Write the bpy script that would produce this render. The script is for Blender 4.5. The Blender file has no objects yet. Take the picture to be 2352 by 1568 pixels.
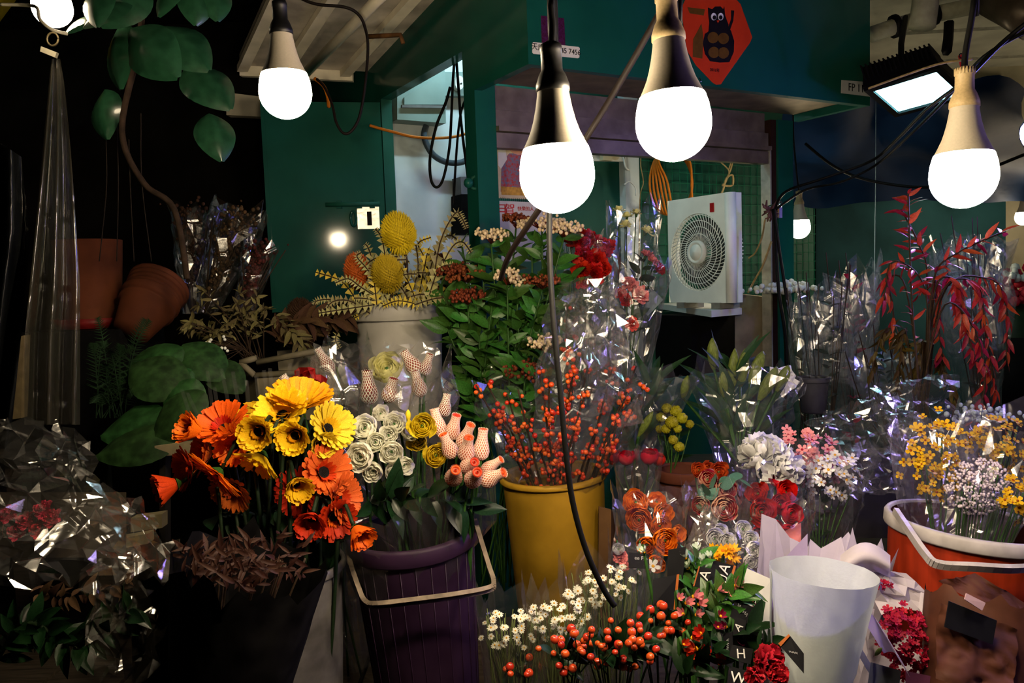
import bpy, math, random
from mathutils import Vector as V, Matrix as MX, noise as NZ
from math import sin, cos, pi, radians as rad, sqrt, atan2
RND = random.Random(11)
SC = bpy.context.scene
COL = SC.collection

# ---------------------------------------------------------------- camera
CAM = V((0, 0, 1.45))
FPX = 2352 * 28 / 36
_pitch = math.atan(144 / FPX); _roll = 0.035
_F = V((0, cos(_pitch), -sin(_pitch))); _U = V((0, sin(_pitch), cos(_pitch))); _R = V((1, 0, 0))
RT = (_R * cos(_roll) - _U * sin(_roll)); UP = (_U * cos(_roll) + _R * sin(_roll)); FW = _F
cd = bpy.data.cameras.new('camera'); cd.lens = 28; cd.sensor_width = 36; cd.clip_start = .05; cd.clip_end = 100
co = bpy.data.objects.new('camera', cd); COL.objects.link(co)
co.matrix_world = MX(((RT.x, UP.x, -FW.x, CAM.x), (RT.y, UP.y, -FW.y, CAM.y), (RT.z, UP.z, -FW.z, CAM.z), (0, 0, 0, 1)))
SC.camera = co
# ---------------------------------------------------------------- world, exposure
w = bpy.data.worlds.new('night'); SC.world = w; w.use_nodes = True
w.node_tree.nodes['Background'].inputs[0].default_value = (.10, .13, .20, 1)
w.node_tree.nodes['Background'].inputs[1].default_value = .004
vs = SC.view_settings; vs.view_transform = 'Standard'; vs.look = 'None'; vs.gamma = 1; vs.use_curve_mapping = False
vs.exposure = 0.0
BULB_E = 325
cy = SC.cycles
cy.max_bounces = 5; cy.diffuse_bounces = 2; cy.glossy_bounces = 2; cy.transmission_bounces = 2; cy.transparent_max_bounces = 12; cy.use_adaptive_sampling = True; cy.adaptive_threshold = .09; cy.adaptive_min_samples = 12
cy.caustics_reflective = False; cy.caustics_refractive = False; cy.sample_clamp_indirect = 1.5; cy.sample_clamp_direct = 0
cy.use_denoising = True

# ---------------------------------------------------------------- pixel helpers
def ray(px, py): return FW + RT * ((px - 1176) / FPX) - UP * ((py - 784) / FPX)
def P(px, py, d): return CAM + ray(px, py) * d
def onz(px, py, z):
    r = ray(px, py); return CAM + r * ((z - CAM.z) / r.z)
def onpl(px, py, pt, n):
    r = ray(px, py); return CAM + r * ((pt - CAM).dot(n) / r.dot(n))
def S(n, d): return n * d / FPX
def D(r, u, t): return (RT * r + UP * u - FW * t).normalized()      # right, up, toward the viewer
ZUP = V((0, 0, 1))

# ---------------------------------------------------------------- mesh builder
class MB:
    def __init__(s): s.v = []; s.f = []; s.m = []
    def add(s, vs, fs, mi=0, mat=None):
        o = len(s.v)
        s.v += [tuple(mat @ V(x)) for x in vs] if mat is not None else [tuple(x) for x in vs]
        s.f += [tuple(i + o for i in f) for f in fs]
        s.m += [mi] * len(fs) if isinstance(mi, int) else list(mi)
        return s
    def mesh(s, name, mats, smooth=True):
        me = bpy.data.meshes.new(name); me.from_pydata(s.v, [], s.f)
        for m in (mats if isinstance(mats, (list, tuple)) else [mats]): me.materials.append(m)
        if any(s.m): me.polygons.foreach_set('material_index', s.m)
        if smooth: me.polygons.foreach_set('use_smooth', [True] * len(me.polygons))
        me.update(); return me
    def box(s, c, size, rot=None, mi=0):
        x, y, z = [k / 2 for k in size]
        vs = [(a * x, b * y, e * z) for a in (-1, 1) for b in (-1, 1) for e in (-1, 1)]
        m = MX.Translation(c) @ (rot.to_4x4() if rot else MX.Identity(4))
        return s.add(vs, [(0, 1, 3, 2), (4, 6, 7, 5), (0, 4, 5, 1), (2, 3, 7, 6), (0, 2, 6, 4), (1, 5, 7, 3)], mi, m)
    def hexa(s, a, b, mi=0):           # two quads (4 corner lists) joined
        vs = list(a) + list(b)
        return s.add(vs, [(3, 2, 1, 0), (4, 5, 6, 7), (0, 1, 5, 4), (1, 2, 6, 5), (2, 3, 7, 6), (3, 0, 4, 7)], mi)
    def slab(s, quad, off, mi=0):      # a quad extruded by a vector
        q = [V(x) for x in quad]; return s.hexa(q, [x + off for x in q], mi)
    def tube(s, pts, r, seg=6, mi=0, cap=True):
        pts = [V(p) for p in pts]; n = len(pts)
        rr = r if isinstance(r, (list, tuple)) else [r] * n
        t0 = (pts[1] - pts[0]).normalized()
        nrm = t0.orthogonal().normalized(); vs = []
        for i in range(n):
            t = (pts[min(i + 1, n - 1)] - pts[max(i - 1, 0)])
            t = t.normalized() if t.length > 1e-9 else t0
            nrm = nrm - t * nrm.dot(t)
            nrm = nrm.normalized() if nrm.length > 1e-6 else t.orthogonal().normalized()
            b = t.cross(nrm)
            for k in range(seg):
                a = 2 * pi * k / seg; vs.append(pts[i] + (nrm * cos(a) + b * sin(a)) * rr[i])
        fs = [(i * seg + k, i * seg + (k + 1) % seg, (i + 1) * seg + (k + 1) % seg, (i + 1) * seg + k) for i in range(n - 1) for k in range(seg)]
        if cap: fs += [tuple(range(seg))[::-1], tuple((n - 1) * seg + k for k in range(seg))]
        return s.add(vs, fs, mi)
    def lathe(s, prof, seg=24, mat=None, mi=0, a0=0, a1=2 * pi):
        full = abs(a1 - a0 - 2 * pi) < 1e-6; ns = seg if full else seg + 1
        vs = [(r * cos(a0 + (a1 - a0) * k / seg), r * sin(a0 + (a1 - a0) * k / seg), z) for r, z in prof for k in range(ns)]
        fs = [(i * ns + k, i * ns + (k + 1) % ns, (i + 1) * ns + (k + 1) % ns, (i + 1) * ns + k) for i in range(len(prof) - 1) for k in range(seg)]
        return s.add(vs, fs, mi, mat)
    def ball(s, c, r, seg=8, rings=6, mi=0, sc=(1, 1, 1), mat=None):
        vs = [(0, 0, r * sc[2])]
        for i in range(1, rings):
            a = pi * i / rings
            vs += [(r * sc[0] * sin(a) * cos(2 * pi * k / seg), r * sc[1] * sin(a) * sin(2 * pi * k / seg), r * sc[2] * cos(a)) for k in range(seg)]
        vs.append((0, 0, -r * sc[2])); L = len(vs) - 1
        fs = [(0, 1 + k, 1 + (k + 1) % seg) for k in range(seg)]
        fs += [(1 + i * seg + k, 1 + (i + 1) * seg + k, 1 + (i + 1) * seg + (k + 1) % seg, 1 + i * seg + (k + 1) % seg) for i in range(rings - 2) for k in range(seg)]
        fs += [(L, 1 + (rings - 2) * seg + (k + 1) % seg, 1 + (rings - 2) * seg + k) for k in range(seg)]
        m = MX.Translation(c) @ (mat if mat is not None else MX.Identity(4))
        return s.add(vs, fs, mi, m)
    def grid(s, fn, nu, nv, mi=0, jit=None, tri=False, rnd=None):
        vs = [fn(i / nu, j / nv) for i in range(nu + 1) for j in range(nv + 1)]
        fs = []
        for i in range(nu):
            for j in range(nv):
                a = i * (nv + 1) + j; b = a + nv + 1
                if tri:
                    fs += [(a, b, b + 1), (a, b + 1, a + 1)] if (rnd or RND).random() < .5 else [(a, b, a + 1), (b, b + 1, a + 1)]
                else: fs.append((a, b, b + 1, a + 1))
        return s.add(vs, fs, mi)

def zrot(d, roll=0):
    d = V(d).normalized(); return d.to_track_quat('Z', 'Y').to_matrix() @ MX.Rotation(roll, 3, 'Z')
def fz(pos, d, sc=1, roll=0):          # +Z of the mesh points along d
    s = MX.Diagonal(V((sc, sc, sc, 1)) if isinstance(sc, (int, float)) else V((*sc, 1)))
    return MX.Translation(pos) @ zrot(d, roll).to_4x4() @ s
def fx(pos, d, nh=ZUP, sc=1):          # +X along d, +Z close to nh
    x = V(d).normalized(); z = V(nh) - x * x.dot(V(nh))
    z = z.normalized() if z.length > 1e-4 else x.orthogonal().normalized()
    y = z.cross(x); s = sc if isinstance(sc, (tuple, list)) else (sc, sc, sc)
    return MX(((x.x * s[0], y.x * s[1], z.x * s[2], pos[0]), (x.y * s[0], y.y * s[1], z.y * s[2], pos[1]), (x.z * s[0], y.z * s[1], z.z * s[2], pos[2]), (0, 0, 0, 1)))

# ---------------------------------------------------------------- objects
def tag(o, label, cat, group=None, kind=None):
    if label: o['label'] = label
    if cat: o['category'] = cat
    if group: o['group'] = group
    if kind: o['kind'] = kind
    return o
def raw(name, me, parent=None, m=None):
    o = bpy.data.objects.new(name, me); COL.objects.link(o)
    if parent is not None: o.parent = parent
    if m is not None: o.matrix_basis = m
    return o
def thing(name, label, cat, loc, group=None):
    o = raw(name, None); o.location = loc; o.empty_display_size = .02
    return tag(o, label, cat, group)
def asmesh(mb, name, mats, smooth=True): return mb if isinstance(mb, bpy.types.Mesh) else mb.mesh(name, mats, smooth)
def part(root, name, mb, mats=None, m=None, smooth=True, label=None):   # world-space geometry or placed prototype
    o = raw(name, asmesh(mb, name, mats, smooth), root, MX.Translation(-root.location) @ (m if m is not None else MX.Identity(4)))
    if label: o['label'] = label
    return o
def sub(p, name, mb, mats=None, smooth=True, m=None):                   # same frame as its part
    return raw(name, asmesh(mb, name, mats, smooth), p, m)
def solo(name, mb, mats, label, cat, group=None, smooth=True, m=None):  # a thing that is one mesh
    return tag(raw(name, asmesh(mb, name, mats, smooth), None, m), label, cat, group)
def struct(name, mb, mats, smooth=False):
    o = raw(name, asmesh(mb, name, mats, smooth)); o['kind'] = 'structure'; return o
def text(parent, body, size, m, mt, name='lettering'):
    c = bpy.data.curves.new(name, 'FONT'); c.body = body; c.size = size; c.extrude = .0004; c.align_x = 'CENTER'; c.align_y = 'CENTER'; c.resolution_u = 3
    o = bpy.data.objects.new(name, c); me = bpy.data.meshes.new_from_object(o); bpy.data.objects.remove(o); bpy.data.curves.remove(c)
    me.materials.clear(); me.materials.append(mt); me.name = name
    return part(parent, name, me, m=m)

# ---------------------------------------------------------------- materials
def hx(h):
    c = [int(h[i:i + 2], 16) / 255 for i in (0, 2, 4)]
    return [x / 12.92 if x <= .04045 else ((x + .055) / 1.055) ** 2.4 for x in c]
def mat(name, col, rough=.5, var=.18, scale=30, metal=0, bump=0, bscale=None, trans=0, coat=0, obj=0, col2=None, spec=.18, stretch=None, sheen=0):
    m = bpy.data.materials.new(name); m.use_nodes = True; nt = m.node_tree; N = nt.nodes; Lk = nt.links
    b = N['Principled BSDF']; out = N['Material Output']
    c = [x ** 1.4 for x in (hx(col) if isinstance(col, str) else list(col))]
    c2 = [x ** 1.4 for x in (hx(col2) if isinstance(col2, str) else list(col2))] if col2 else [min(1, x * (1 + var) + .01 * var) for x in c]
    c1 = c if col2 else [x * (1 - var) for x in c]
    tc = N.new('ShaderNodeTexCoord'); nz = N.new('ShaderNodeTexNoise'); nz.inputs['Scale'].default_value = scale; nz.inputs['Detail'].default_value = 4
    src = tc.outputs['Object']
    if stretch:
        mp = N.new('ShaderNodeMapping'); mp.inputs['Scale'].default_value = stretch; Lk.new(src, mp.inputs[0]); src = mp.outputs[0]
    Lk.new(src, nz.inputs['Vector'])
    rp = N.new('ShaderNodeMapRange'); rp.inputs[1].default_value = .32; rp.inputs[2].default_value = .68; Lk.new(nz.outputs['Fac'], rp.inputs[0])
    mx = N.new('ShaderNodeMix'); mx.data_type = 'RGBA'; mx.inputs[6].default_value = (*c1, 1); mx.inputs[7].default_value = (*c2, 1)
    Lk.new(rp.outputs[0], mx.inputs[0]); cout = mx.outputs[2]
    if obj:
        oi = N.new('ShaderNodeObjectInfo'); hs = N.new('ShaderNodeHueSaturation'); mr = N.new('ShaderNodeMapRange')
        mr.inputs[3].default_value = 1 - obj; mr.inputs[4].default_value = 1 + obj
        Lk.new(oi.outputs['Random'], mr.inputs[0]); Lk.new(mr.outputs[0], hs.inputs['Value'])
        mh = N.new('ShaderNodeMapRange'); mh.inputs[3].default_value = .5 - obj * .06; mh.inputs[4].default_value = .5 + obj * .06
        Lk.new(oi.outputs['Random'], mh.inputs[0]); Lk.new(mh.outputs[0], hs.inputs['Hue'])
        Lk.new(cout, hs.inputs['Color']); cout = hs.outputs[0]
    Lk.new(cout, b.inputs['Base Color'])
    b.inputs['Roughness'].default_value = rough; b.inputs['Metallic'].default_value = metal; b.inputs['Specular IOR Level'].default_value = spec
    if coat: b.inputs['Coat Weight'].default_value = coat; b.inputs['Coat Roughness'].default_value = .08
    if bump:
        bn = N.new('ShaderNodeTexNoise'); bn.inputs['Scale'].default_value = bscale or scale * 3; bn.inputs['Detail'].default_value = 3
        Lk.new(src, bn.inputs['Vector']); bp = N.new('ShaderNodeBump'); bp.inputs['Strength'].default_value = bump; bp.inputs['Distance'].default_value = .004
        Lk.new(bn.outputs['Fac'], bp.inputs['Height']); Lk.new(bp.outputs[0], b.inputs['Normal'])
    if trans:
        t = N.new('ShaderNodeBsdfTranslucent'); Lk.new(cout, t.inputs['Color']); ms = N.new('ShaderNodeMixShader'); ms.inputs[0].default_value = trans
        Lk.new(b.outputs[0], ms.inputs[1]); Lk.new(t.outputs[0], ms.inputs[2]); Lk.new(ms.outputs[0], out.inputs[0])
    return m
def emit(name, col, e):
    m = bpy.data.materials.new(name); m.use_nodes = True; nt = m.node_tree; nt.nodes.clear()
    o = nt.nodes.new('ShaderNodeOutputMaterial'); s = nt.nodes.new('ShaderNodeEmission')
    s.inputs[0].default_value = (*col, 1); s.inputs[1].default_value = e; nt.links.new(s.outputs[0], o.inputs[0]); return m
def film(name, tint=(1, 1, 1), haze=.015, rough=.19, bump=.12, bscale=24, refl=1.0, hcol=(.8, .8, .8), crease=14, cstr=.3):
    """thin clear plastic film: mostly transparent, Fresnel gloss with creases, a little milky haze"""
    m = bpy.data.materials.new(name); m.use_nodes = True; nt = m.node_tree; nt.nodes.clear(); N = nt.nodes; Lk = nt.links
    o = N.new('ShaderNodeOutputMaterial'); tr = N.new('ShaderNodeBsdfTransparent'); tr.inputs[0].default_value = (*tint, 1)
    g = N.new('ShaderNodeBsdfGlossy'); g.inputs['Roughness'].default_value = rough; g.inputs['Color'].default_value = (1, 1, 1, 1)
    df = N.new('ShaderNodeBsdfDiffuse'); df.inputs[0].default_value = (*hcol, 1); tl = N.new('ShaderNodeBsdfTranslucent'); tl.inputs[0].default_value = (*hcol, 1)
    md = N.new('ShaderNodeMixShader'); md.inputs[0].default_value = .5; Lk.new(df.outputs[0], md.inputs[1]); Lk.new(tl.outputs[0], md.inputs[2])
    tc = N.new('ShaderNodeTexCoord'); nz = N.new('ShaderNodeTexNoise'); nz.inputs['Scale'].default_value = bscale; nz.inputs['Detail'].default_value = 2; nz.inputs['Distortion'].default_value = .6
    Lk.new(tc.outputs['Object'], nz.inputs['Vector']); bp = N.new('ShaderNodeBump'); bp.inputs['Strength'].default_value = bump; bp.inputs['Distance'].default_value = .008
    Lk.new(nz.outputs['Fac'], bp.inputs['Height'])
    vo = N.new('ShaderNodeTexVoronoi'); vo.feature = 'DISTANCE_TO_EDGE'; vo.inputs['Scale'].default_value = crease; Lk.new(tc.outputs['Object'], vo.inputs['Vector'])
    mr = N.new('ShaderNodeMapRange'); mr.inputs[1].default_value = 0; mr.inputs[2].default_value = .09; mr.interpolation_type = 'SMOOTHSTEP'; Lk.new(vo.outputs['Distance'], mr.inputs[0])
    b2 = N.new('ShaderNodeBump'); b2.inputs['Strength'].default_value = cstr; b2.inputs['Distance'].default_value = .006; Lk.new(mr.outputs[0], b2.inputs['Height']); Lk.new(bp.outputs[0], b2.inputs['Normal'])
    Lk.new(b2.outputs[0], g.inputs['Normal'])
    fr = N.new('ShaderNodeFresnel'); fr.inputs[0].default_value = 1.45
    mu = N.new('ShaderNodeMath'); mu.operation = 'MULTIPLY'; mu.inputs[1].default_value = 1.8 * refl; Lk.new(fr.outputs[0], mu.inputs[0])
    mn = N.new('ShaderNodeMath'); mn.operation = 'MINIMUM'; mn.inputs[1].default_value = .32; Lk.new(mu.outputs[0], mn.inputs[0])
    m1 = N.new('ShaderNodeMixShader'); m1.inputs[0].default_value = haze; Lk.new(tr.outputs[0], m1.inputs[1]); Lk.new(md.outputs[0], m1.inputs[2])
    m2 = N.new('ShaderNodeMixShader'); Lk.new(mn.outputs[0], m2.inputs[0]); Lk.new(m1.outputs[0], m2.inputs[1]); Lk.new(g.outputs[0], m2.inputs[2])
    Lk.new(m2.outputs[0], o.inputs[0]); return m
# ---------------------------------------------------------------- shared materials
GREEN = mat('kiosk_green_paint', (.016, .15, .118), .6, .12, 6, bump=.03, bscale=180, coat=.5, spec=.1)
GREEN2 = mat('mesh_green_paint', (.03, .24, .15), .5, .15, 12)
GREEND = mat('dark_green_paint', (.026, .145, .11), .6, .2, 5)
ALU = mat('aged_aluminium', (.30, .26, .20), .5, .25, 14, metal=.6, bump=.05)
PLASTER = mat('white_wall_paint', (.62, .68, .70), .8, .12, 5, bump=.08, bscale=40)
PANEL = mat('ceiling_panel_grey', (.60, .56, .49), .8, .35, 7, bump=.06, stretch=(1, 1, 1))
PANELW = mat('ceiling_batten_cream', (.88, .83, .70), .7, .15, 8)
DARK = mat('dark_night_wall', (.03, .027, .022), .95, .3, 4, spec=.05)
CONC = mat('wet_concrete', (.06, .055, .05), .55, .35, 5, bump=.1)
WOOD = mat('weathered_plank', (.075, .058, .04), .8, .45, 9, stretch=(1, 14, 14), bump=.15)
BLACK = mat('black_plastic', (.004, .004, .004), .6, .1, spec=.12)
BLACKM = mat('black_matte', (.006, .006, .006), .9, .1, spec=.1)
WHITEP = mat('white_plastic', (.70, .70, .66), .35, .06, 12)
CREAMP = mat('cream_plastic', (.60, .54, .40), .4, .1, 14)
GREYP = mat('grey_plastic', (.22, .22, .22), .5, .15)
TARP = mat('blue_black_tarpaulin', (.006, .040, .10), .7, .35, 3, bump=.5, bscale=7, spec=.08)
TEAL = mat('teal_board', (.018, .075, .085), .85, .3, 4, spec=.15)
ORANGECAB = mat('orange_cable', (.62, .26, .03), .5, .1)
WHITECAB = mat('white_cable', (.65, .68, .66), .45, .08)
BROWNCAB = mat('brown_cable', (.022, .011, .006), .6, .1, spec=.2)
TWINE = mat('straw_twine', (.45, .36, .20), .85, .2, 60)
INK = mat('black_ink', (.012, .012, .012), .7, .05)
REDINK = mat('red_ink', (.55, .03, .03), .6, .08)
PAPERW = mat('white_sticker_paper', (.72, .72, .66), .6, .05)

# ---------------------------------------------------------------- kiosk frame of reference
H = 2.10
KA = onz(1214, 147, H); KB = onz(1998, 243, H)
E1 = (KB - KA).normalized(); E2 = V((-E1.y, E1.x, 0)); KL = (KB - KA).length
def K(s, t, z): return V((KA.x + E1.x * s + E2.x * t, KA.y + E1.y * s + E2.y * t, z))
def Ksz(px, py, t):                     # pixel on the plane at setback t -> (s, z)
    q = onpl(px, py, K(0, t, 0), E2); return (q - KA).dot(E1), q.z
def Ktz(px, py, s=0):
    q = onpl(px, py, K(s, 0, 0), E1); return (q - KA).dot(E2), q.z
def kbox(mb, s0, s1, t0, t1, z0, z1, mi=0):
    return mb.hexa([K(s0, t0, z0), K(s1, t0, z0), K(s1, t1, z0), K(s0, t1, z0)], [K(s0, t0, z1), K(s1, t0, z1), K(s1, t1, z1), K(s0, t1, z1)], mi)
T1 = Ktz(1090, 212)[0]; T0 = Ktz(1068, 300)[0] + .0
TW = T1                                  # window plane setback
T2, ZO = Ktz(883, 234)
ZO = (ZO + Ktz(1064, 102)[1]) / 2
TOPZ = 3.0
SP = Ksz(1140, 300, TW)[0]               # post width along the window
SR0 = Ksz(1783, 300, TW)[0]; SR1 = Ksz(1817, 300, TW)[0]
TB = T2 + .12                            # inner back wall
ZC = 2.47

# floor, platform -------------------------------------------------
struct('floor', MB().box((0, 3, -.05), (14, 14, .1)), CONC)
plat = tag(raw('display_platform', MB().box((0.1, 1.56, .40), (3.6, 1.5, .06)).mesh('display_platform', BLACKM, False)), 'dark plank topped display platform under the flower buckets', 'platform')
n = 17
pm = MB().box((0, 0, 0), (.195, 1.46, .022)).mesh('plank', WOOD, False)
for i in range(n):
    raw('plank', pm, plat, MX.Translation((-1.55 + i * .207, 1.56 + RND.uniform(-.01, .01), .4415)))
legm = MB().box((0, 0, .185), (.06, .06, .37)).mesh('leg', WOOD, False)
for x in (-1.6, 1.8):
    for y in (.86, 2.26): raw('leg', legm, plat, MX.Translation((x, y, 0)))
tier = thing('display_shelf', 'dark raised shelf carrying the white banksia bucket', 'shelf', (-.75, 2.95, 0))
part(tier, 'top', MB().box((-.92, 2.74, .965), (1.42, .6, .03)), WOOD, smooth=False)
for x in (-1.58, -.26):
    for y in (2.49, 2.99): part(tier, 'leg', MB().box((x, y, .475), (.05, .05, .95)), WOOD, smooth=False)
tier2 = thing('display_bench', 'dark bench behind the lily and nandina bundles', 'bench', (1.5, 2.75, 0))
part(tier2, 'top', MB().box((1.55, 2.82, .735), (2.1, .42, .03)), WOOD, smooth=False)
for x in (.6, 2.5):
    for y in (2.66, 2.98): part(tier2, 'leg', MB().box((x, y, .36), (.05, .05, .72)), WOOD, smooth=False)

# kiosk ----------------------------------------------------------
struct('wall_kiosk_fascia', kbox(MB(), 0, KL, 0, .03, H, TOPZ), GREEN)
struct('wall_kiosk_fascia_side', kbox(MB(), 0, .03, .03, TW, H, TOPZ), GREEN)
struct('ceiling_kiosk_soffit', kbox(MB(), .03, KL, .03, TW, H + .03, H + .045), ALU)
struct('wall_kiosk_fascia_end', kbox(MB(), KL - .03, KL, .03, TW, H, TOPZ), GREEN)
# corner post and beam above the side opening (one plane with the fascia side)
mb = MB(); kbox(mb, 0, SP, TW, T0, .0, TOPZ); struct('trim_1', mb, GREEN)
mb = MB(); kbox(mb, 0, .05, T0, T2 + .9, ZO, ZC + .12); struct('trim_2', mb, GREEN)
mb = MB(); kbox(mb, 0, .05, T2 + .04, T2 + .9, 0, ZO); struct('wall_kiosk_side', mb, GREEND)
mb = MB(); kbox(mb, .0, .05, T0, T2, 0, 1.30); struct('wall_kiosk_side_lower', mb, GREEND)
# back wall
sW = Ksz(1440, 500, TB)[0]; sV = Ksz(1112, 400, TB)[0]; sE = Ksz(1856, 500, TB)[0]
mb = MB(); kbox(mb, .06, sV, TB, TB + .04, 0, TOPZ); struct('wall_kiosk_back', mb, PLASTER)
mb = MB(); kbox(mb, sV, sE + .05, TB, TB + .04, 0, TOPZ); struct('wall_kiosk_back_green', mb, GREEND)
mb = MB(); kbox(mb, sW - .045, sW + .05, TB - .05, TB, .9, TOPZ); struct('trim_3', mb, PLASTER)
struct('ceiling_kiosk', kbox(MB(), .0, sE, TW, TB, TOPZ - .05, TOPZ), PANEL)
# right post
mb = MB(); kbox(mb, SR0, SR1, TW - .01, TW + .06, 0, H); struct('trim_4', mb, GREEN)
mb = MB(); kbox(mb, SR0 - .035, SR0 - .002, TW, TW + .05, .0, H); struct('trim_5', mb, mat('bronze_frame', (.06, .03, .022), .5))
mb = MB(); kbox(mb, SR0 - .044, SR0 - .036, TW - .003, TW + .05, .0, H - .12); struct('trim_6', mb, mat('silver_strip', (.55, .55, .5), .35, metal=.5))
# aluminium head track: four stepped rails
for i, (z0, z1, t0, t1) in enumerate([(H - .055, H + .028, .02, .06), (H - .115, H - .06, .0, .05), (H - .135, H - .118, -.02, .03), (H - .19, H - .138, .0, .04)]):
    mb = MB(); kbox(mb, SP, SR0 - .05, TW + t0, TW + t1, z0, z1); struct('trim_%d' % (7 + i), mb, ALU)
# counter wall below the window
zc0 = 1.02
struct('wall_kiosk_counter', kbox(MB(), SP, SR1, TW + .0, TW + .03, 0, zc0), GREEND)
# wire mesh panel inside
mp = thing('wire_mesh_panel', 'green wire grid panel on the back wall behind the box fan', 'mesh panel', K(1.3, TB - .06, 1.2))
s0, s1 = sW + .06, sE
uw = MB().tube([V((0, 0, 1.25)), V((0, 0, 2.2))], .0022, 4).mesh('upright_wire', GREEN2)
for i in range(int((s1 - s0) / .055) + 1): part(mp, 'upright_wire', uw, m=MX.Translation(K(s0 + i * .055, TB - .05, 0)))
cw = MB().tube([K(s0, TB - .055, 0), K(s1, TB - .055, 0)], .0022, 4).mesh('cross_wire', GREEN2)
for i in range(17): part(mp, 'cross_wire', cw, m=MX.Translation((0, 0, 1.27 + i * .056)))
part(mp, 'edge_bar', MB().tube([K(s0, TB - .05, 1.25), K(s1, TB - .05, 1.25)], .008, 6), GREEN2)
# ceiling left of the kiosk -------------------------------------------
CPT = V((0, 3.04, 2.49)); CPN = V((0, .138, 1)).normalized()        # the ceiling slopes down away from the viewer
def C_(px, py): return onpl(px, py, CPT, CPN)
ca, cb, cc, cdn = C_(550, 150), C_(618, 0), C_(850, 165), C_(1000, 0)
nl = cb + (cb - ca) * 1.3; nr = cdn + (cdn - C_(900, 95)) * 2.2
ce = tag(struct('ceiling', MB().slab([nl, ca, cc, nr], CPN * .05), PANEL), 'stained grey panel ceiling beside the green kiosk', None)
for f in (.02, .34, .8):                       # cream battens running back
    p0 = nl.lerp(nr, f); p1 = ca.lerp(cc, f); t_ = (p1 - p0).normalized(); q = t_.cross(ZUP) * .022
    part(ce, 'batten', MB().slab([p0 - q, p1 - q, p1 + q, p0 + q], CPN * -.03), PANELW, smooth=False)
for f0, f1 in ((.0, .18), (.40, .86)):
    p0 = ca.lerp(cc, f0); p1 = ca.lerp(cc, f1)
    part(ce, 'batten_end', MB().slab([p0, p1, p1 - CPN * .045, p0 - CPN * .045], V((0, .03, 0))), PANELW, smooth=False)
pa = P(690, 180, 3.3); pb = P(872, -5, 2.6); pc = pb + (pb - pa) * .35
solo('ceiling_pipe', MB().tube([pa, pb, pc], .019, 12), PANELW, 'straight cream pipe running across the stained ceiling panels', 'pipe')
struct('trim_12', MB().slab([P(520, 212, 4.1), P(600, 222, 4.1), P(600, 268, 4.1), P(520, 264, 4.1)], V((0, .06, 0))), PANELW)
# surrounding dark walls --------------------------------------------------
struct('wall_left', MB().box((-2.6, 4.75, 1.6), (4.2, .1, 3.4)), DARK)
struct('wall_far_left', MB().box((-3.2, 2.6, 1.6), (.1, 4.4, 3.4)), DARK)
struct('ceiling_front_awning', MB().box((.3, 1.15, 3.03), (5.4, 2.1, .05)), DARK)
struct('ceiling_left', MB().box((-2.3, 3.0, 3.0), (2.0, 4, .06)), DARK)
# door panel swung open --------------------------------------------------
hp = P(884, 480, 3.5); ang = rad(11); ddir = V((-cos(ang), -sin(ang), 0)); dn = V((sin(ang), -cos(ang), 0))
def DP(px, py): return onpl(px, py, hp, dn)
zt = (DP(600, 232).z + DP(880, 236).z) / 2; zb = DP(760, 712).z
wl = (DP(612, 450) - hp).dot(ddir)
dr = thing('door_1', 'glossy green metal door panel swung open beside the kiosk', 'door', V((hp.x, hp.y, zb)))
def dpt(u, z, o=0): return V((hp.x + ddir.x * u + dn.x * o, hp.y + ddir.y * u + dn.y * o, z))
part(dr, 'panel', MB().slab([dpt(0, zb), dpt(wl, zb), dpt(wl, zt), dpt(0, zt)], -dn * .03), GREEN, smooth=False)
part(dr, 'edge_strip', MB().slab([dpt(wl - .012, zb, .004), dpt(wl + .004, zb, .004), dpt(wl + .004, zt, .004), dpt(wl - .012, zt, .004)], -dn * .012), GREEN, smooth=False)
q0 = (DP(748, 471) - hp).dot(ddir); q1 = (DP(872, 469) - hp).dot(ddir); zq = DP(810, 470).z
bolt = part(dr, 'slide_bolt', MB().tube([dpt(q0, zq, .022), dpt(q1, zq, .022)], .0095, 10), GREEND)
for f in (.25, .62, .86):
    u = q0 + (q1 - q0) * f; sub(bolt, 'bolt_bracket', MB().box(dpt(u, zq, .012), (.022, .02, .036)), GREEN, smooth=False, m=MX.Translation((0, 0, 0)))
ub = (DP(842, 500) - hp).dot(ddir); zb2 = DP(842, 502).z
CHROME = mat('polished_steel', (.75, .75, .72), .18, .08, metal=1)
part(dr, 'lock_plate', MB().slab([dpt(ub - .055, zb2 - .045, .004), dpt(ub + .04, zb2 - .045, .004), dpt(ub + .04, zb2 + .05, .004), dpt(ub - .055, zb2 + .05, .004)], dn * .006), mat('steel_plate', (.7, .7, .66), .3, .1, 20, metal=.7, bump=.2), smooth=False)
part(dr, 'keyhole_slot', MB().slab([dpt(ub - .022, zb2 - .03, .0105), dpt(ub - .002, zb2 - .03, .0105), dpt(ub - .002, zb2 + .03, .0105), dpt(ub - .022, zb2 + .03, .0105)], dn * .001), BLACK, smooth=False)
us = (DP(812, 505) - hp).dot(ddir)
part(dr, 'hasp_loop', MB().tube([dpt(us + .012 * sin(k * pi / 6), zb2 + .032 * cos(k * pi / 6), .012) for k in range(13)], .006, 6), GREEN)
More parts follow.
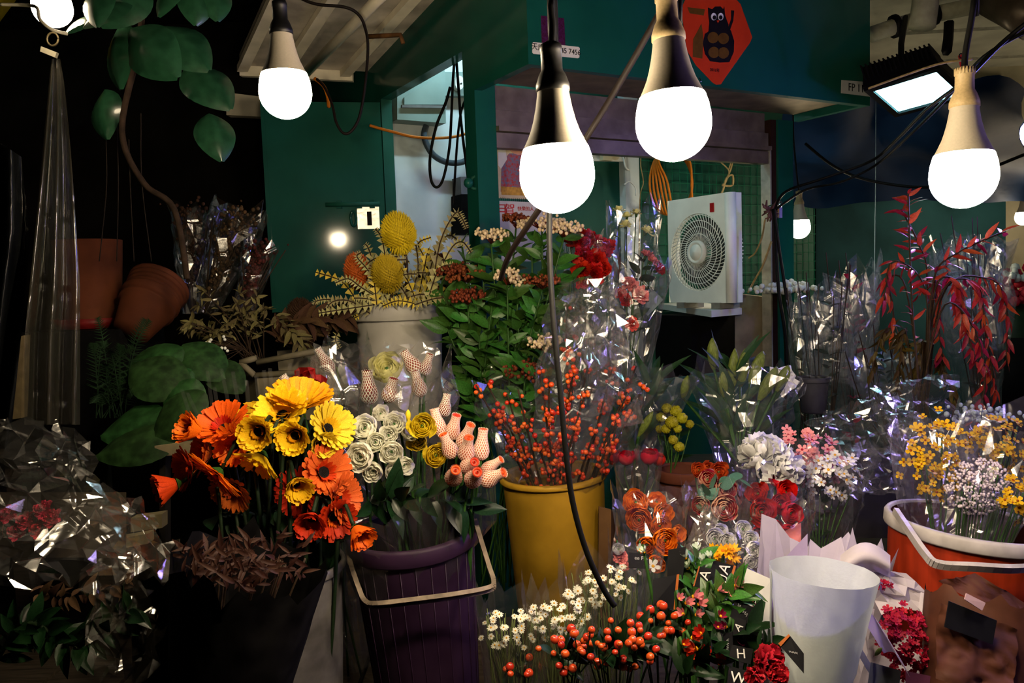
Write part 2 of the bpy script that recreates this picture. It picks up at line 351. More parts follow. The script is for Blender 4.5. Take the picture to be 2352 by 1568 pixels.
# stall backdrop on the other side -----------------------------------------
struct('wall_right', MB().slab([P(1874, 260, 5.25), P(2310, 250, 5.3), P(2310, 1100, 5.3), P(1874, 1100, 5.25)], V((0, .05, 0))), TEAL)
def tarpfn(u, v):
    p = P(1800 + 560 * u, 205 + 260 * v, 4.6 - .9 * (1 - v)); n_ = NZ.noise(V((u * 5, v * 4, .3)))
    return p + V((0, .1 * n_, .12 * NZ.noise(V((u * 3, v * 3, 7)))))
tp = struct('ceiling_tarpaulin', MB().grid(tarpfn, 22, 12, tri=False), TARP, True)
WALLR = mat('far_shop_wall', (.55, .52, .40), .8, .3, 3)
struct('wall_far_right', MB().box((5.6, 5.75, 1.6), (5, .1, 3.6)), WALLR)
# corrugated pale awning above the floodlight
ca = onz(2010, 150, 2.95); cb = onz(2010, -60, 2.95)
aw = struct('ceiling_right', MB().slab([V((1.55, 2.9, 2.92)), V((5, 2.6, 2.92)), V((6, 7.4, 2.75)), V((2.2, 7.4, 2.75))], V((0, 0, .04))), mat('pale_awning_sheet', (.70, .70, .60), .7, .2, 4, bump=.1))
for k in range(7):
    p0 = V((1.9, 3.1 + k * .62, 2.915 - k * .022)); p1 = V((5.0, 2.85 + k * .62, 2.915 - k * .022))
    part(aw, 'rib', MB().tube([p0, p1], .022, 5), mat('rib_cream', (.45, .45, .38), .6) if k == 0 else bpy.data.materials['rib_cream'])
# ---------------------------------------------------------------- bulbs
def smooth(pts, n=6):
    pts = [V(p) for p in pts]; out = []
    for i in range(len(pts) - 1):
        p0 = pts[max(i - 1, 0)]; p1 = pts[i]; p2 = pts[i + 1]; p3 = pts[min(i + 2, len(pts) - 1)]
        for k in range(n):
            t = k / n
            out.append(.5 * ((2 * p1) + (p2 - p0) * t + (2 * p0 - 5 * p1 + 4 * p2 - p3) * t * t + (3 * p1 - p0 - 3 * p2 + p3) * t ** 3))
    out.append(pts[-1]); return out
def PP(lst, d=None): return [P(*(q if len(q) == 3 else (*q, d))) for q in lst]
BNECK = mat('bulb_neck_plastic', (.36, .33, .28), .6, .05, spec=.2)
SOCKB = mat('black_bakelite', (.006, .006, .006), .45, .1, spec=.3)
SOCKC = mat('cream_bakelite', (.36, .29, .18), .55, .12, 30, spec=.2)
def bulb(px, py, wpx, diam, lean=(0, 0), sock='b', col=(1, .80, .52), e=BULB_E, label='', cord=None, d=None, rings=True):
    """px,py: lowest point of the glowing dome"""
    d = d or diam * FPX / wpx
    base = P(px, py, d); up = (ZUP + RT * lean[0] + FW * lean[1]).normalized()
    t = thing('light_bulb', label, 'light bulb', base)
    m = fz(base, up, diam)
    dome = [(.0001, 0)] + [(.5 * sin(a), .5 - .5 * cos(a)) for a in [k * pi / 22 for k in range(1, 12)]] + [(.494, .60), (.475, .72), (.44, .84), (.432, .86)]
    part(t, 'glowing_dome', MB().lathe(dome, 36).mesh('glowing_dome', emit('bulb_glow', col, e)), m=m)
    neck = [(.432, .86), (.385, .95), (.325, 1.08), (.28, 1.22), (.242, 1.38), (.215, 1.54), (.208, 1.62)]
    part(t, 'neck', MB().lathe(neck, 36).mesh('neck', BNECK), m=m)
    sm = SOCKB if sock == 'b' else SOCKC
    so = [(.19, 1.58), (.225, 1.60), (.222, 1.68), (.18, 1.80), (.142, 1.87), (.14, 2.1), (.147, 2.11), (.147, 2.16), (.135, 2.2), (.06, 2.24), (.0001, 2.25)]
    sk = part(t, 'socket', MB().lathe(so, 32).mesh('socket', sm), m=m)
    if sock == 'c':
        mb = MB()
        for k in range(20):
            a = 2 * pi * k / 20; mb.box((.142 * cos(a), .142 * sin(a), 2.16), (.02, .02, .1), MX.Rotation(a, 3, 'Z'))
        sub(sk, 'grip_rib', mb, SOCKC)
    top = base + up * (diam * 2.24)
    if cord:
        cp = PP(cord, d); cp.append(V((cp[-1].x + (cp[-1].x - cp[-2].x) * .3, min(cp[-1].y, 2.15) if d < 2.5 else cp[-1].y, 3.0)) if d < 2.5 else cp[-1]); part(t, 'cord', MB().tube(smooth([top - up * .01] + (cp if d < 2.5 else cp[:-1])), .0042 if diam > .07 else .004, 7), BLACK)
    return t, top, d
_, topF, dF = bulb(1284, 490, 172, .085, (-.02, 0), 'b', label='glowing bulb in a black socket beside the phone sticker', cord=[(1268, 60), (1264, 0), (1262, -120)])
bulb(1552, 370, 172, .085, (-.03, .05), 'c', label='glowing bulb in a cream socket hanging beside the orange owl paper', cord=[(1545, -20), (1560, -160)])
bulb(660, 273, 118, .085, (-.01, -.02), 'b', label='glowing bulb in a black socket under the stained ceiling panels', cord=[(645, 0), (644, -140)])
bulb(2212, 478, 143, .085, (.02, .03), 'c', label='glowing bulb in a cream socket hanging before the blue tarpaulin', cord=[(2218, 120), (2238, 0), (2245, -150)], col=(1, .80, .62))
bulb(1836, 548, 66, .10, (0, 0), 'c', label='small glowing bulb half hidden behind the teal post', cord=[(1828, 380), (1822, 300), (1822, 180)], col=(1, .85, .60), e=BULB_E * .45, d=3.75)
bulb(128, 62, 86, .085, (-.1, 0), 'b', label='glowing bulb among the rubber plant leaves beside the yellow awning', cord=[(124, -110), (120, -160)], e=BULB_E * .10)
bulb(2350, 517, 34, .085, (0, 0), 'c', label='far glowing bulb in front of the pale shop wall', cord=[(2352, 440), (2352, 300)], e=BULB_E * 1.2, d=4.6)
# second lead of the front bulb's twin flex and the diagonal flex
solo('twin_flex', MB().tube(smooth(PP([(1277, 122), (1271, 60), (1266, -60)], dF + .012) + [V((.02, dF + .012, 3.0))]), .0035, 6), BLACK, 'black flex doubled beside the front bulb cord', 'cable')
solo('diagonal_cable', MB().tube(smooth([V((.42, 1.28, 3.0))] + PP([(1560, -60, 1.3), (1520, 20, 1.3), (1470, 110, 1.32), (1415, 205, 1.35), (1360, 295, 1.36), (1290, 405, 1.4), (1225, 500, 1.45), (1170, 585, 1.55), (1150, 640, 1.7)])), .0055, 8), BROWNCAB, 'brown cable slanting down behind the bulb toward the viburnum', 'cable')
solo('hanging_flex', MB().tube(smooth([V((.05, 1.12, 3.0))] + PP([(1270, -90), (1268, 120), (1264, 350), (1262, 485), (1262, 560), (1266, 660), (1275, 780), (1287, 900), (1299, 1030), (1315, 1150), (1345, 1260), (1385, 1350), (1412, 1392)], 1.12)), .0042, 8), BLACK, 'long black flex hanging straight in front of the yellow bucket', 'cable')
# ---------------------------------------------------------------- floodlight
fl = thing('floodlight', 'black finned floodlight with a bright cyan white panel', 'floodlight', P(2110, 200, 3.0))
c4 = [P(2003, 203, 2.90), P(2062, 254, 3.10), P(2208, 214, 3.02), P(2148, 158, 2.84)]
cen = sum(c4, V()) / 4; nrm = (c4[1] - c4[0]).cross(c4[3] - c4[0]).normalized()
if nrm.dot(FW) > 0: nrm = -nrm
big = [cen + (p - cen) * 1.2 for p in c4]
part(fl, 'housing', MB().hexa([p - nrm * .002 for p in big], [cen + (p - cen) * 1.05 - nrm * .09 for p in c4]), BLACK, smooth=False)
mb = MB()
for a, b in ((0, 1), (1, 2), (2, 3), (3, 0)):
    o = [cen + (c4[a] - cen) * 1.2, cen + (c4[b] - cen) * 1.2, c4[b], c4[a]]; mb.slab(o, nrm * .014)
part(fl, 'bezel', mb, BLACK, smooth=False)
part(fl, 'reflector', MB().slab(c4, nrm * .003), mat('floodlight_reflector', (.75, .85, .85), .25, .1, 9, metal=.4), smooth=False)
FLE = emit('floodlight_led', (.30, .88, 1.0), 15)
part(fl, 'lit_panel', MB().slab([cen + (p - cen) * .97 + nrm * .004 for p in c4], nrm * .002), FLE, smooth=False)
for u in (.36, .66):
    q = c4[0].lerp(c4[3], u).lerp(c4[1].lerp(c4[2], u), .3)
    part(fl, 'led_chip', MB().ball(q + nrm * .008, .036, 12, 6, sc=(1, 1, .25), mat=zrot(nrm).to_4x4()), emit('led_chip_glow', (.75, 1, 1), 70))
mb = MB()
for k in range(16):
    p = big[0].lerp(big[3], .05 + k * .06) - nrm * .03; q = cen - nrm * .08 + (p - cen) * .2
    mb.slab([p, p + (big[3] - big[0]) * .02, p + (big[3] - big[0]) * .02 - nrm * .06, p - nrm * .06], (big[1] - big[0]) * .4)
part(fl, 'cooling_fins', mb, BLACK, smooth=False)
part(fl, 'bracket', MB().tube([P(2070, 160, 3.05), P(2070, 100, 3.2), P(2080, 40, 3.4)], .012, 6), BLACK)
# spotlight seen at the edge: the violet-blue lamp of the next stall
sp = thing('blue_spotlight', 'violet blue stage lamp glowing at the edge of the tarpaulin', 'spotlight', P(2372, 312, 2.5))
part(sp, 'lamp_can', MB().lathe([(.03, .10), (.05, .08), (.055, 0), (.05, .0)], 16, fz(P(2372, 312, 2.5), D(.75, .3, -.1))), BLACK)
part(sp, 'glowing_lens', MB().lathe([(.0001, .0), (.048, .0)], 16, fz(P(2372, 312, 2.5) - D(.75, .3, -.1) * .001, -D(.75, .3, -.1))), emit('violet_blue_glow', (.22, .20, 1.0), 260))
ld = bpy.data.lights.new('violet_blue_beam', 'SPOT'); ld.energy = 90; ld.color = (.42, .30, 1); ld.spot_size = rad(62); ld.spot_blend = .6; ld.shadow_soft_size = .05
lo = bpy.data.objects.new('violet_blue_beam', ld); COL.objects.link(lo); lo.parent = sp
_d = (P(1950, 1250, 1.6) - P(2372, 312, 2.5)).normalized(); lo.matrix_basis = zrot(-_d).to_4x4(); lo.location = _d * .03
# tube lamp inside the kiosk, above the opening
tl = thing('kiosk_tube_lamp', 'cool white tube lamp fixed high inside the kiosk', 'lamp', K(.25, TB - .5, 2.62))
part(tl, 'tube', MB().tube([K(.1, TB - .42, 2.62), K(.7, TB - .42, 2.62)], .014, 8), emit('tube_glow', (.62, .92, 1), 115))
part(tl, 'batten_case', MB().tube([K(.05, TB - .42, 2.655), K(.75, TB - .42, 2.655)], .022, 4), WHITEP)

# violet tube of the neighbouring stall, beside the camera and out of frame
vt = thing('violet_tube_lamp', 'violet tube lamp of the neighbouring stall beyond the paper cones', 'lamp', V((1.95, .75, 1.75)))
part(vt, 'tube', MB().tube([V((1.95, .45, 1.75)), V((1.95, 1.25, 1.75))], .016, 8), emit('violet_tube_glow', (.50, .36, 1.0), 115))
part(vt, 'reflector_case', MB().tube([V((1.985, .4, 1.79)), V((1.985, 1.3, 1.79))], .03, 6), WHITEP)
part(vt, 'hanger', MB().tube([V((1.985, .85, 1.8)), V((1.985, .85, 3.0))], .006, 5), BLACK)
# ---------------------------------------------------------------- flat prints placed on a plane by pixel
def flat(root, name, pxs, pt, n, off, m, th=.0012):
    q = [onpl(x, y, pt, n) + n * off for x, y in pxs]
    c = sum(q, V()) / len(q)
    if (q[1] - q[0]).cross(q[2] - q[1]).dot(n) < 0: q = q[::-1]
    k = len(q); mb = MB(); mb.add(q + [p - n * th for p in q], [tuple(range(k)), tuple(range(2 * k - 1, k - 1, -1))] + [(i, i + k, (i + 1) % k + k, (i + 1) % k) for i in range(k)])
    return part(root, name, mb, m, smooth=False)
def ell(cx, cy, rx, ry, n=18, a0=0, a1=2 * pi, rot=0):
    return [(cx + rx * cos(a) * cos(rot) - ry * sin(a) * sin(rot), cy + rx * cos(a) * sin(rot) + ry * sin(a) * cos(rot)) for a in [a0 + (a1 - a0) * k / n for k in range(n if abs(a1 - a0) > 6.2 else n + 1)]]
def tmat(p, n, xa=None):
    x = (xa or E1).normalized(); z = n.normalized(); y = z.cross(x)
    return MX(((x.x, y.x, z.x, p.x), (x.y, y.y, z.y, p.y), (x.z, y.z, z.z, p.z), (0, 0, 0, 1)))
FN = -E2; FP = K(0, 0, 0)
def fdep(px, py, pt=FP, n=FN): return (onpl(px, py, pt, n) - CAM).dot(FW)
# phone sticker
r = thing('phone_sticker', 'white sticker with Chinese name and phone number on the fascia corner', 'sticker', onpl(1276, 116, FP, FN))
flat(r, 'sticker_sheet', [(1222, 99), (1225, 97), (1328, 108), (1331, 111), (1330, 132), (1327, 134), (1225, 124), (1222, 121)], FP, FN, .002, PAPERW)
text(r, '天成      9145 7456', S(17, fdep(1276, 116)), tmat(onpl(1277, 115, FP, FN) + FN * .003, FN), INK)
r = thing('dark_red_sticker', 'faded dark red sticker above the phone sticker', 'sticker', onpl(1270, 70, FP, FN))
flat(r, 'sticker_sheet', [(1242, 36), (1295, 42), (1298, 105), (1244, 98)], FP, FN, .0015, mat('faded_maroon_print', (.09, .012, .03), .5, .6, 160, col2=(.14, .04, .16)))
# FP 11 plate
r = thing('stall_number_plate', 'white plate reading FP 11 on the green fascia', 'sign', onpl(1965, 203, FP, FN))
flat(r, 'plate', [(1932, 184), (1997, 189), (1998, 222), (1931, 214)], FP, FN, .002, mat('grey_white_plate', (.50, .52, .52), .5, .05))
text(r, 'FP 11', S(25, fdep(1965, 203)), tmat(onpl(1965, 203, FP, FN) + FN * .003, FN), INK)
# owl paper
r = thing('orange_paper_diamond', 'orange paper diamond with a black owl with gold coin belly', 'paper decoration', onpl(1648, 90, FP, FN))
ORP = mat('orange_red_paper', (.62, .085, .012), .7, .08, 14); GOLD = mat('gold_print', (.20, .115, .02), .5, .15, 40); WPR = mat('white_print', (.75, .75, .72), .6)
BRNP = mat('dark_brown_print', (.012, .006, .003), .7, .2)
flat(r, 'paper_sheet', [(1594, -45), (1648, -48), (1700, 10), (1727, 86), (1722, 98), (1664, 180), (1655, 194), (1645, 195), (1636, 190), (1598, 150), (1577, 116), (1564, 20)], FP, FN, .002, ORP)
flat(r, 'owl_body', [(1630, 70), (1618, 78), (1613, 100), (1618, 124), (1630, 141), (1652, 144), (1674, 143), (1684, 120), (1685, 95), (1678, 72), (1668, 55)], FP, FN, .003, BRNP)
flat(r, 'owl_head', [(1626, 38), (1625, 18), (1634, 22), (1641, 16), (1653, 15), (1660, 22), (1662, 15), (1664, 36), (1672, 58), (1668, 74), (1626, 74), (1628, 52)], FP, FN, .0035, BRNP)
flat(r, 'owl_wing', [(1678, 24), (1685, 25), (1683, 48), (1676, 68), (1672, 62), (1678, 44)], FP, FN, .003, BRNP)
for cx in (1637.5, 1653.5):
    flat(r, 'owl_eye', ell(cx, 39, 6.2, 8.5), FP, FN, .0045, WPR); flat(r, 'owl_pupil', ell(cx + (1 if cx < 1645 else -.5), 41, 4, 5), FP, FN, .0055, BRNP)
flat(r, 'owl_beak', [(1644, 48), (1650, 48), (1647, 54)], FP, FN, .005, ORP)
for cx, cy in ((1636, 87), (1660, 89), (1638, 121), (1660, 122)): flat(r, 'gold_coin', ell(cx, cy, 12.5, 13), FP, FN, .0042, GOLD)
flat(r, 'gold_bottle', [(1610, 55), (1614, 84), (1612, 135), (1590, 131), (1591, 90), (1600, 74)], FP, FN, .003, GOLD)
flat(r, 'gold_bar', [(1578, 17), (1618, 22), (1615, 36), (1583, 31)], FP, FN, .003, GOLD)
text(r, '2016年', S(10, fdep(1640, 162)), tmat(onpl(1640, 162, FP, FN) + FN * .004, FN), BRNP)
solo('wire_hook', MB().tube(PP([(1600, 189), (1611, 187), (1606, 178)], fdep(1605, 188) - .01), .002, 5), CHROME, 'small bent wire hook below the orange paper diamond', 'hook')
# ---------------------------------------------------------------- wall calendar
CT = K(0, TW + .12, 0); CN = FN
r = thing('wall_calendar', 'red wall calendar with a smiling bearded figure and month page', 'calendar', onpl(1195, 560, CT, CN))
CREAM = mat('calendar_cream', (.62, .55, .40), .6, .1, 40); CRED = mat('calendar_red', (.50, .06, .05), .6, .45, 60); CPINK = mat('calendar_skin', (.68, .42, .34), .6, .08)
CBLUE = mat('calendar_blue', (.10, .16, .28), .6, .5, 90); CMIX = mat('calendar_robe', (.50, .10, .07), .6, .5, 110, col2=(.20, .28, .36)); CGOLD = mat('calendar_gold', (.55, .36, .08), .55, .3, 70)
flat(r, 'picture_sheet', [(1139, 277), (1262, 284), (1264, 460), (1146, 455)], CT, CN, 0, CREAM)
flat(r, 'red_ground', [(1140, 279), (1260, 285), (1260, 330), (1140, 322)], CT, CN, .001, CRED)
flat(r, 'robe', [(1152, 372), (1170, 352), (1215, 352), (1250, 372), (1258, 440), (1150, 440)], CT, CN, .001, CMIX)
flat(r, 'sleeve', [(1143, 345), (1160, 340), (1164, 366), (1150, 388), (1144, 380)], CT, CN, .002, PAPERW)
flat(r, 'face', ell(1193, 332, 26, 24), CT, CN, .002, CPINK)
flat(r, 'hat', [(1166, 320), (1172, 300), (1193, 291), (1216, 301), (1221, 322), (1207, 315), (1180, 314)], CT, CN, .003, CBLUE)
flat(r, 'hat_flower', ell(1152, 298, 9, 8), CT, CN, .002, CBLUE)
flat(r, 'mouth', ell(1194, 344, 6, 2.2), CT, CN, .003, REDINK)
for cx in (1184, 1203): flat(r, 'eye', ell(cx, 330, 4.5, 1.4), CT, CN, .003, INK)
flat(r, 'gold_foot', [(1150, 428), (1258, 434), (1259, 452), (1152, 447)], CT, CN, .0015, CGOLD)
flat(r, 'month_page', [(1147, 461), (1264, 466), (1266, 600), (1152, 600)], CT, CN, .0, mat('calendar_page', (.60, .60, .58), .6, .03))
mb = MB()
for k in range(24):
    p = onpl(1149 + k * 4.7, 457.5 + k * .2, CT, CN) + CN * .004; mb.tube([p + ZUP * .006, p + CN * .005, p - ZUP * .006], .0011, 4)
part(r, 'spiral_binding', mb, BLACK)
text(r, '月', S(32, fdep(1150, 485, CT)), tmat(onpl(1152, 485, CT, CN) + CN * .002, CN), REDINK)
text(r, '賀', S(30, fdep(1165, 485, CT)), tmat(onpl(1170, 484, CT, CN) + CN * .002, CN), REDINK)
text(r, '快樂的人', S(11, fdep(1200, 480, CT)), tmat(onpl(1207, 480, CT, CN) + CN * .002, CN), REDINK)
solo('calendar_cord', MB().tube(smooth([p + CN * .01 for p in (onpl(1135, 313, CT, CN), onpl(1160, 304, CT, CN), onpl(1185, 300, CT, CN), onpl(1215, 285, CT, CN), onpl(1235, 270, CT, CN))]), .004, 6), WHITECAB, 'white cable crossing the face of the wall calendar', 'cable')
# ---------------------------------------------------------------- sockets and cables behind the window
UT = K(0, TB - .055, 0)
r = thing('socket_strip', 'white double socket plate with red switches on the back wall', 'socket', onpl(1388, 350, UT, FN))
flat(r, 'plate', [(1340, 333), (1427, 336), (1428, 372), (1342, 370)], UT, FN, .02, WHITEP, .02)
flat(r, 'plug', [(1370, 345), (1393, 346), (1393, 372), (1372, 371)], UT, FN, .05, CREAMP, .03)
for cx in (1359, 1408): flat(r, 'red_switch', ell(cx, 341, 4, 3.6, 8), UT, FN, .024, REDINK, .004)
for cx in (1408,): flat(r, 'socket_slot', ell(cx, 360, 9, 9), UT, FN, .022, CREAMP, .002)
def cab(name, pts, r_, m, label, pl=None, d=None, cat='cable', seg=6):
    if pl is not None: q = [onpl(x, y, pl, FN) + FN * .02 for x, y in pts]
    else: q = PP(pts, d)
    return solo(name, MB().tube(smooth(q), r_, seg), m, label, cat)
cab('white_cable', [(1338, 300), (1362, 296), (1376, 303), (1372, 318), (1350, 322), (1332, 312), (1345, 305)], .005, WHITECAB, 'white cable looped above the socket plate', K(0, TB - .1, 0))
cab('socket_lead', [(1372, 318), (1384, 333), (1410, 352), (1425, 362), (1431, 385), (1440, 392)], .005, WHITECAB, 'white lead dropping from the loop to the socket plate', K(0, TB - .12, 0))
cab('upright_lead', [(1468, 330), (1466, 380), (1472, 420), (1464, 460), (1462, 600)], .003, TWINE, 'thin pale lead hanging beside the white upright', K(0, TB - .1, 0))
cab('wire_ring', [(1428, 425), (1440, 418), (1454, 432), (1455, 450)], .004, WHITECAB, 'pale bent wire above the cream carnations', K(0, TB - .14, 0))
r = thing('orange_cable_coil', 'coil of orange cable hanging on the green wire grid', 'cable', onpl(1540, 490, K(0, TB - .2, 0), FN))
for k in range(6):
    o = k * 5
    pts = [(1540 + RND.uniform(-4, 4), 330), (1505 - o * .4, 365), (1492 + o * .9, 420), (1503 + o, 470 + o), (1528, 492), (1568, 480), (1590 - o * .8, 430), (1580 - o * .5, 380), (1545, 332)]
    part(r, 'cable_loop', MB().tube(smooth([onpl(x, y, K(0, TB - .2, 0), FN) + FN * (.012 * k) for x, y in pts]), .006, 6), ORANGECAB)
r = thing('twine_bow', 'straw twine tied in a bow above the fan', 'twine', onpl(1670, 440, K(0, TB - .25, 0), FN))
def tw(pts, r_=.004, nm='strand'): part(r, nm, MB().tube(smooth([onpl(x, y, K(0, TB - .25, 0), FN) for x, y in pts]), r_, 5), TWINE)
tw([(1628, 335), (1645, 362), (1672, 388), (1674, 400), (1682, 375), (1698, 355), (1690, 345), (1680, 385), (1674, 400)]); tw([(1674, 388), (1690, 340), (1705, 318), (1708, 313), (1694, 322), (1686, 350)])
tw([(1674, 400), (1665, 420), (1660, 425), (1682, 425), (1682, 402), (1668, 410), (1662, 432), (1655, 450)], .006, 'knot')
# ---------------------------------------------------------------- fan
xa = (P(1672, 575, 3.34) - P(1532, 575, 3.66)); xa.z = 0; fw_ = xa.length; xa.normalize(); fn = V((xa.y, -xa.x, 0))
fc = P(1602, 574, 3.5); fh = S(242, 3.5); FM = MX(((xa.x, -fn.x, 0, fc.x), (xa.y, -fn.y, 0, fc.y), (0, 0, 1, fc.z), (0, 0, 0, 1)))   # local: X right, Y back, Z up
FANW = mat('fan_white_plastic', (.80, .84, .80), .4, .08, 8); 
r = thing('box_fan', 'white square box fan with round grille on a shelf', 'fan', fc - ZUP * fh / 2)
hw, hh = fw_ / 2, fh / 2; R0 = min(hw, hh) * .90; zc = -.01
mb = MB(); n = 48; vs = []
for k in range(n):
    a = 2 * pi * k / n; c, s_ = cos(a), sin(a); f = min(hw / max(abs(c), 1e-6), hh / max(abs(s_), 1e-6)); vs += [(c * f, 0, s_ * f), (c * R0, .0, s_ * R0 + zc), (c * R0, .03, s_ * R0 + zc)]
fs = []
for k in range(n):
    a = 3 * k; b = 3 * ((k + 1) % n); fs += [(a, a + 1, b + 1, b), (a + 1, a + 2, b + 2, b + 1)]
mb.add(vs, fs)
for x0, z0, x1, z1 in ((-hw, -hh, hw, -hh), (hw, -hh, hw, hh), (hw, hh, -hw, hh), (-hw, hh, -hw, -hh)):
    mb.add([(x0, 0, z0), (x1, 0, z1), (x1, .075, z1), (x0, .075, z0)], [(0, 1, 2, 3)])
part(r, 'front_frame', mb, FANW, m=FM, smooth=False)
part(r, 'rounded_edge', MB().tube([(hw - .012, .02, -hh), (hw - .012, .02, hh)], .024, 12), FANW, m=FM)
mb = MB()
for rr in (.30, .48, .66, .82, .97):
    mb.tube([(R0 * rr * cos(a), .004, R0 * rr * sin(a) + zc) for a in [k * pi / 20 for k in range(41)]], .0022, 4, cap=False)
part(r, 'grille_rings', mb, FANW, m=FM)
sm_ = MB().tube([(R0 * (.3 + .7 * u) * cos(.5 * u), .003, R0 * (.3 + .7 * u) * sin(.5 * u)) for u in (0, .25, .5, .75, 1)], .0018, 4).mesh('grille_spoke', FANW)
for k in range(56): part(r, 'grille_spoke', sm_, m=FM @ MX.Translation((0, 0, zc)) @ MX.Rotation(2 * pi * k / 56, 4, 'Y'))
hb = MX.Translation((0, 0, zc)) @ MX.Rotation(pi / 2, 4, 'X')
o = part(r, 'hub', MB().lathe([(R0 * .31, 0), (R0 * .30, .014), (R0 * .24, .016), (R0 * .22, .008), (R0 * .20, .014), (.0001, .02)], 28, hb), FANW, m=FM)
part(r, 'blade_disc', MB().lathe([(R0 * .2, -.05), (R0 * .9, -.035)], 30, hb), mat('fan_blade_grey', (.10, .12, .12), .5), m=FM)
mb = MB()
for k in range(-9, 10):
    z = zc + k * R0 * .095; w2 = sqrt(max(0, (R0 * .98) ** 2 - (z - zc) ** 2)); mb.tube([(w2 * x, .07 + .09 * (1 - x ** 4) ** .5, z) for x in (-1, -.9, -.6, 0, .6, .9, 1)], .003, 4)
part(r, 'rear_cage', mb, FANW, m=FM)
lb = part(r, 'red_badge', MB().box((hw - .095, -.002, hh - .055), (.022, .003, .038)), mat('badge_red', (.45, .03, .03), .5), m=FM, smooth=False)
for x in (-hw * .55, hw * .6): part(r, 'foot', MB().box((x, .05, -hh - .012), (.05, .12, .026)), mat('fan_foot', (.3, .3, .27), .5), m=FM, smooth=False)
# shelf plate, black bin, beige board
zs = fc.z - hh - .027
q = [onz(x, y, zs) for x, y in ((1512, 697), (1634, 713), (1704, 707), (1600, 692))]
solo('fan_shelf', MB().slab(q, V((0, 0, -.028))), WHITEP, 'thin white shelf plate under the box fan', 'shelf', smooth=False)
bb = onz(1615, 712, zs)
solo('black_bin', MB().box((fc.x + .03, fc.y + .16, (zs - .03) / 2), (.30, .24, zs - .03), MX.Rotation(.524, 3, 'Z')), BLACKM, 'tall matte black bin holding up the fan shelf', 'bin', smooth=False)
BEIGE = mat('dusty_beige_board', (.30, .27, .19), .8, .3, 9, bump=.08)
solo('beige_board', MB().slab([P(1688, 674, 3.52), P(1779, 684, 3.62), P(1779, 900, 3.62), P(1688, 900, 3.52)], V((.02, .04, 0))), BEIGE, 'dusty beige board standing behind the black bin', 'board', smooth=False)
def fluff(root, name, cen, rad_, sq, m, n=70, seed=1):
    rr = random.Random(seed); mb = MB()
    for k in range(n):
        p = V((rr.gauss(0, .4), rr.gauss(0, .4), abs(rr.gauss(0, .35)))); p = V((p.x * rad_[0], p.y * rad_[1], p.z * rad_[2])); mb.ball(cen + p, sq * rr.uniform(.6, 1.2), 6, 4)
    o = part(root, name, mb, m); o['kind'] = 'stuff'; return o
WFL = mat('white_foam_flower', (.62, .64, .60), .9, .15, 40)
r = thing('white_statice_bunch', 'fluffy white flower bunch behind the teal post', 'flower bunch', P(1800, 690, 3.3))
fluff(r, 'flower_head', P(1800, 668, 3.45), (.16, .1, .04), .013, WFL, 130); part(r, 'stem_bundle', MB().tube([P(1800, 668, 3.45), P(1810, 760, 3.4), P(1815, 900, 3.35)], .02, 7), mat('stem_dark_green', (.02, .06, .02), .6))
# post bracket, cloth tie, cables along the post
r = thing('post_bracket', 'steel bracket with frayed cloth tie on the teal post', 'bracket', P(1782, 482, 3.28))
part(r, 'steel_clamp', MB().tube([P(1762, 480, 3.3), P(1792, 470, 3.25)], .012, 10), CHROME); part(r, 'clamp_plate', MB().slab([P(1790, 462, 3.26), P(1797, 462, 3.26), P(1797, 500, 3.26), P(1790, 500, 3.26)], V((0, .02, 0))), CHROME, smooth=False)
mb = MB(); rr = random.Random(5)
for k in range(26):
    a = rr.uniform(0, 6.28); p = P(1768, 483, 3.26); q = p + D(cos(a), sin(a) - .5, .3) * rr.uniform(.02, .05); mb.tube([p, p.lerp(q, .5) + V((rr.gauss(0, .006), 0, rr.gauss(0, .006))), q], [.005, .006, .003], 4)
part(r, 'cloth_tie', mb, mat('dull_pink_cloth', (.18, .10, .09), .9, .4, 60))
cab('post_cable', [(1775, 480), (1781, 520), (1784, 600), (1790, 680), (1800, 740), (1806, 800), (1806, 880), (1800, 960)], .007, BLACK, 'black cable running down the teal post from the bracket', d=3.22)
cab('post_cable_pair', [(1778, 480), (1788, 560), (1800, 640), (1812, 720), (1826, 800), (1838, 860), (1842, 960), (1838, 1010)], .006, BLACK, 'second black cable drooping from the bracket past the grey pot', d=3.15)
cab('post_string', [(1757, 505, 3.3), (1750, 545, 3.4), (1735, 580, 3.5), (1720, 592, 3.6)], .004, TWINE, 'dark string tied from the cloth tie to the wire grid')
cab('yellow_string', [(1772, 555, 3.4), (1752, 610, 3.5), (1735, 640, 3.6), (1718, 672, 3.6)], .005, TWINE, 'straw string stretched from the post to the beige board')
cab('overhead_cable', [(1780, 478, 3.25), (1805, 440, 3.2), (1890, 410, 3.1), (2000, 370, 3.0), (2060, 320, 2.8), (2130, 250, 2.5), (2215, 185, 2.2), (2300, 100, 2.0), (2400, 20, 1.9)], .006, BLACK, 'black cable sagging from the teal post up past the floodlight')
cab('overhead_cable_pair', [(1780, 482, 3.25), (1850, 436, 3.2), (1930, 418, 3.1), (2010, 380, 3.0), (2090, 310, 2.7), (2180, 220, 2.4), (2260, 130, 2.1), (2380, 60, 1.9)], .005, BLACK, 'thinner black cable sagging beside the first overhead cable')
cab('tarp_cable', [(1850, 330, 3.6), (1920, 385, 3.5), (2000, 415, 3.45), (2120, 430, 3.4), (2200, 415, 3.4), (2352, 355, 3.4)], .007, BLACK, 'black cable drooping across the teal board')
cab('lamp_wire', [(1995, 203, 2.8), (2080, 172, 2.7), (2160, 146, 2.6), (2232, 136, 2.5)], .004, TWINE, 'pale stiff wire stretched in front of the floodlight')
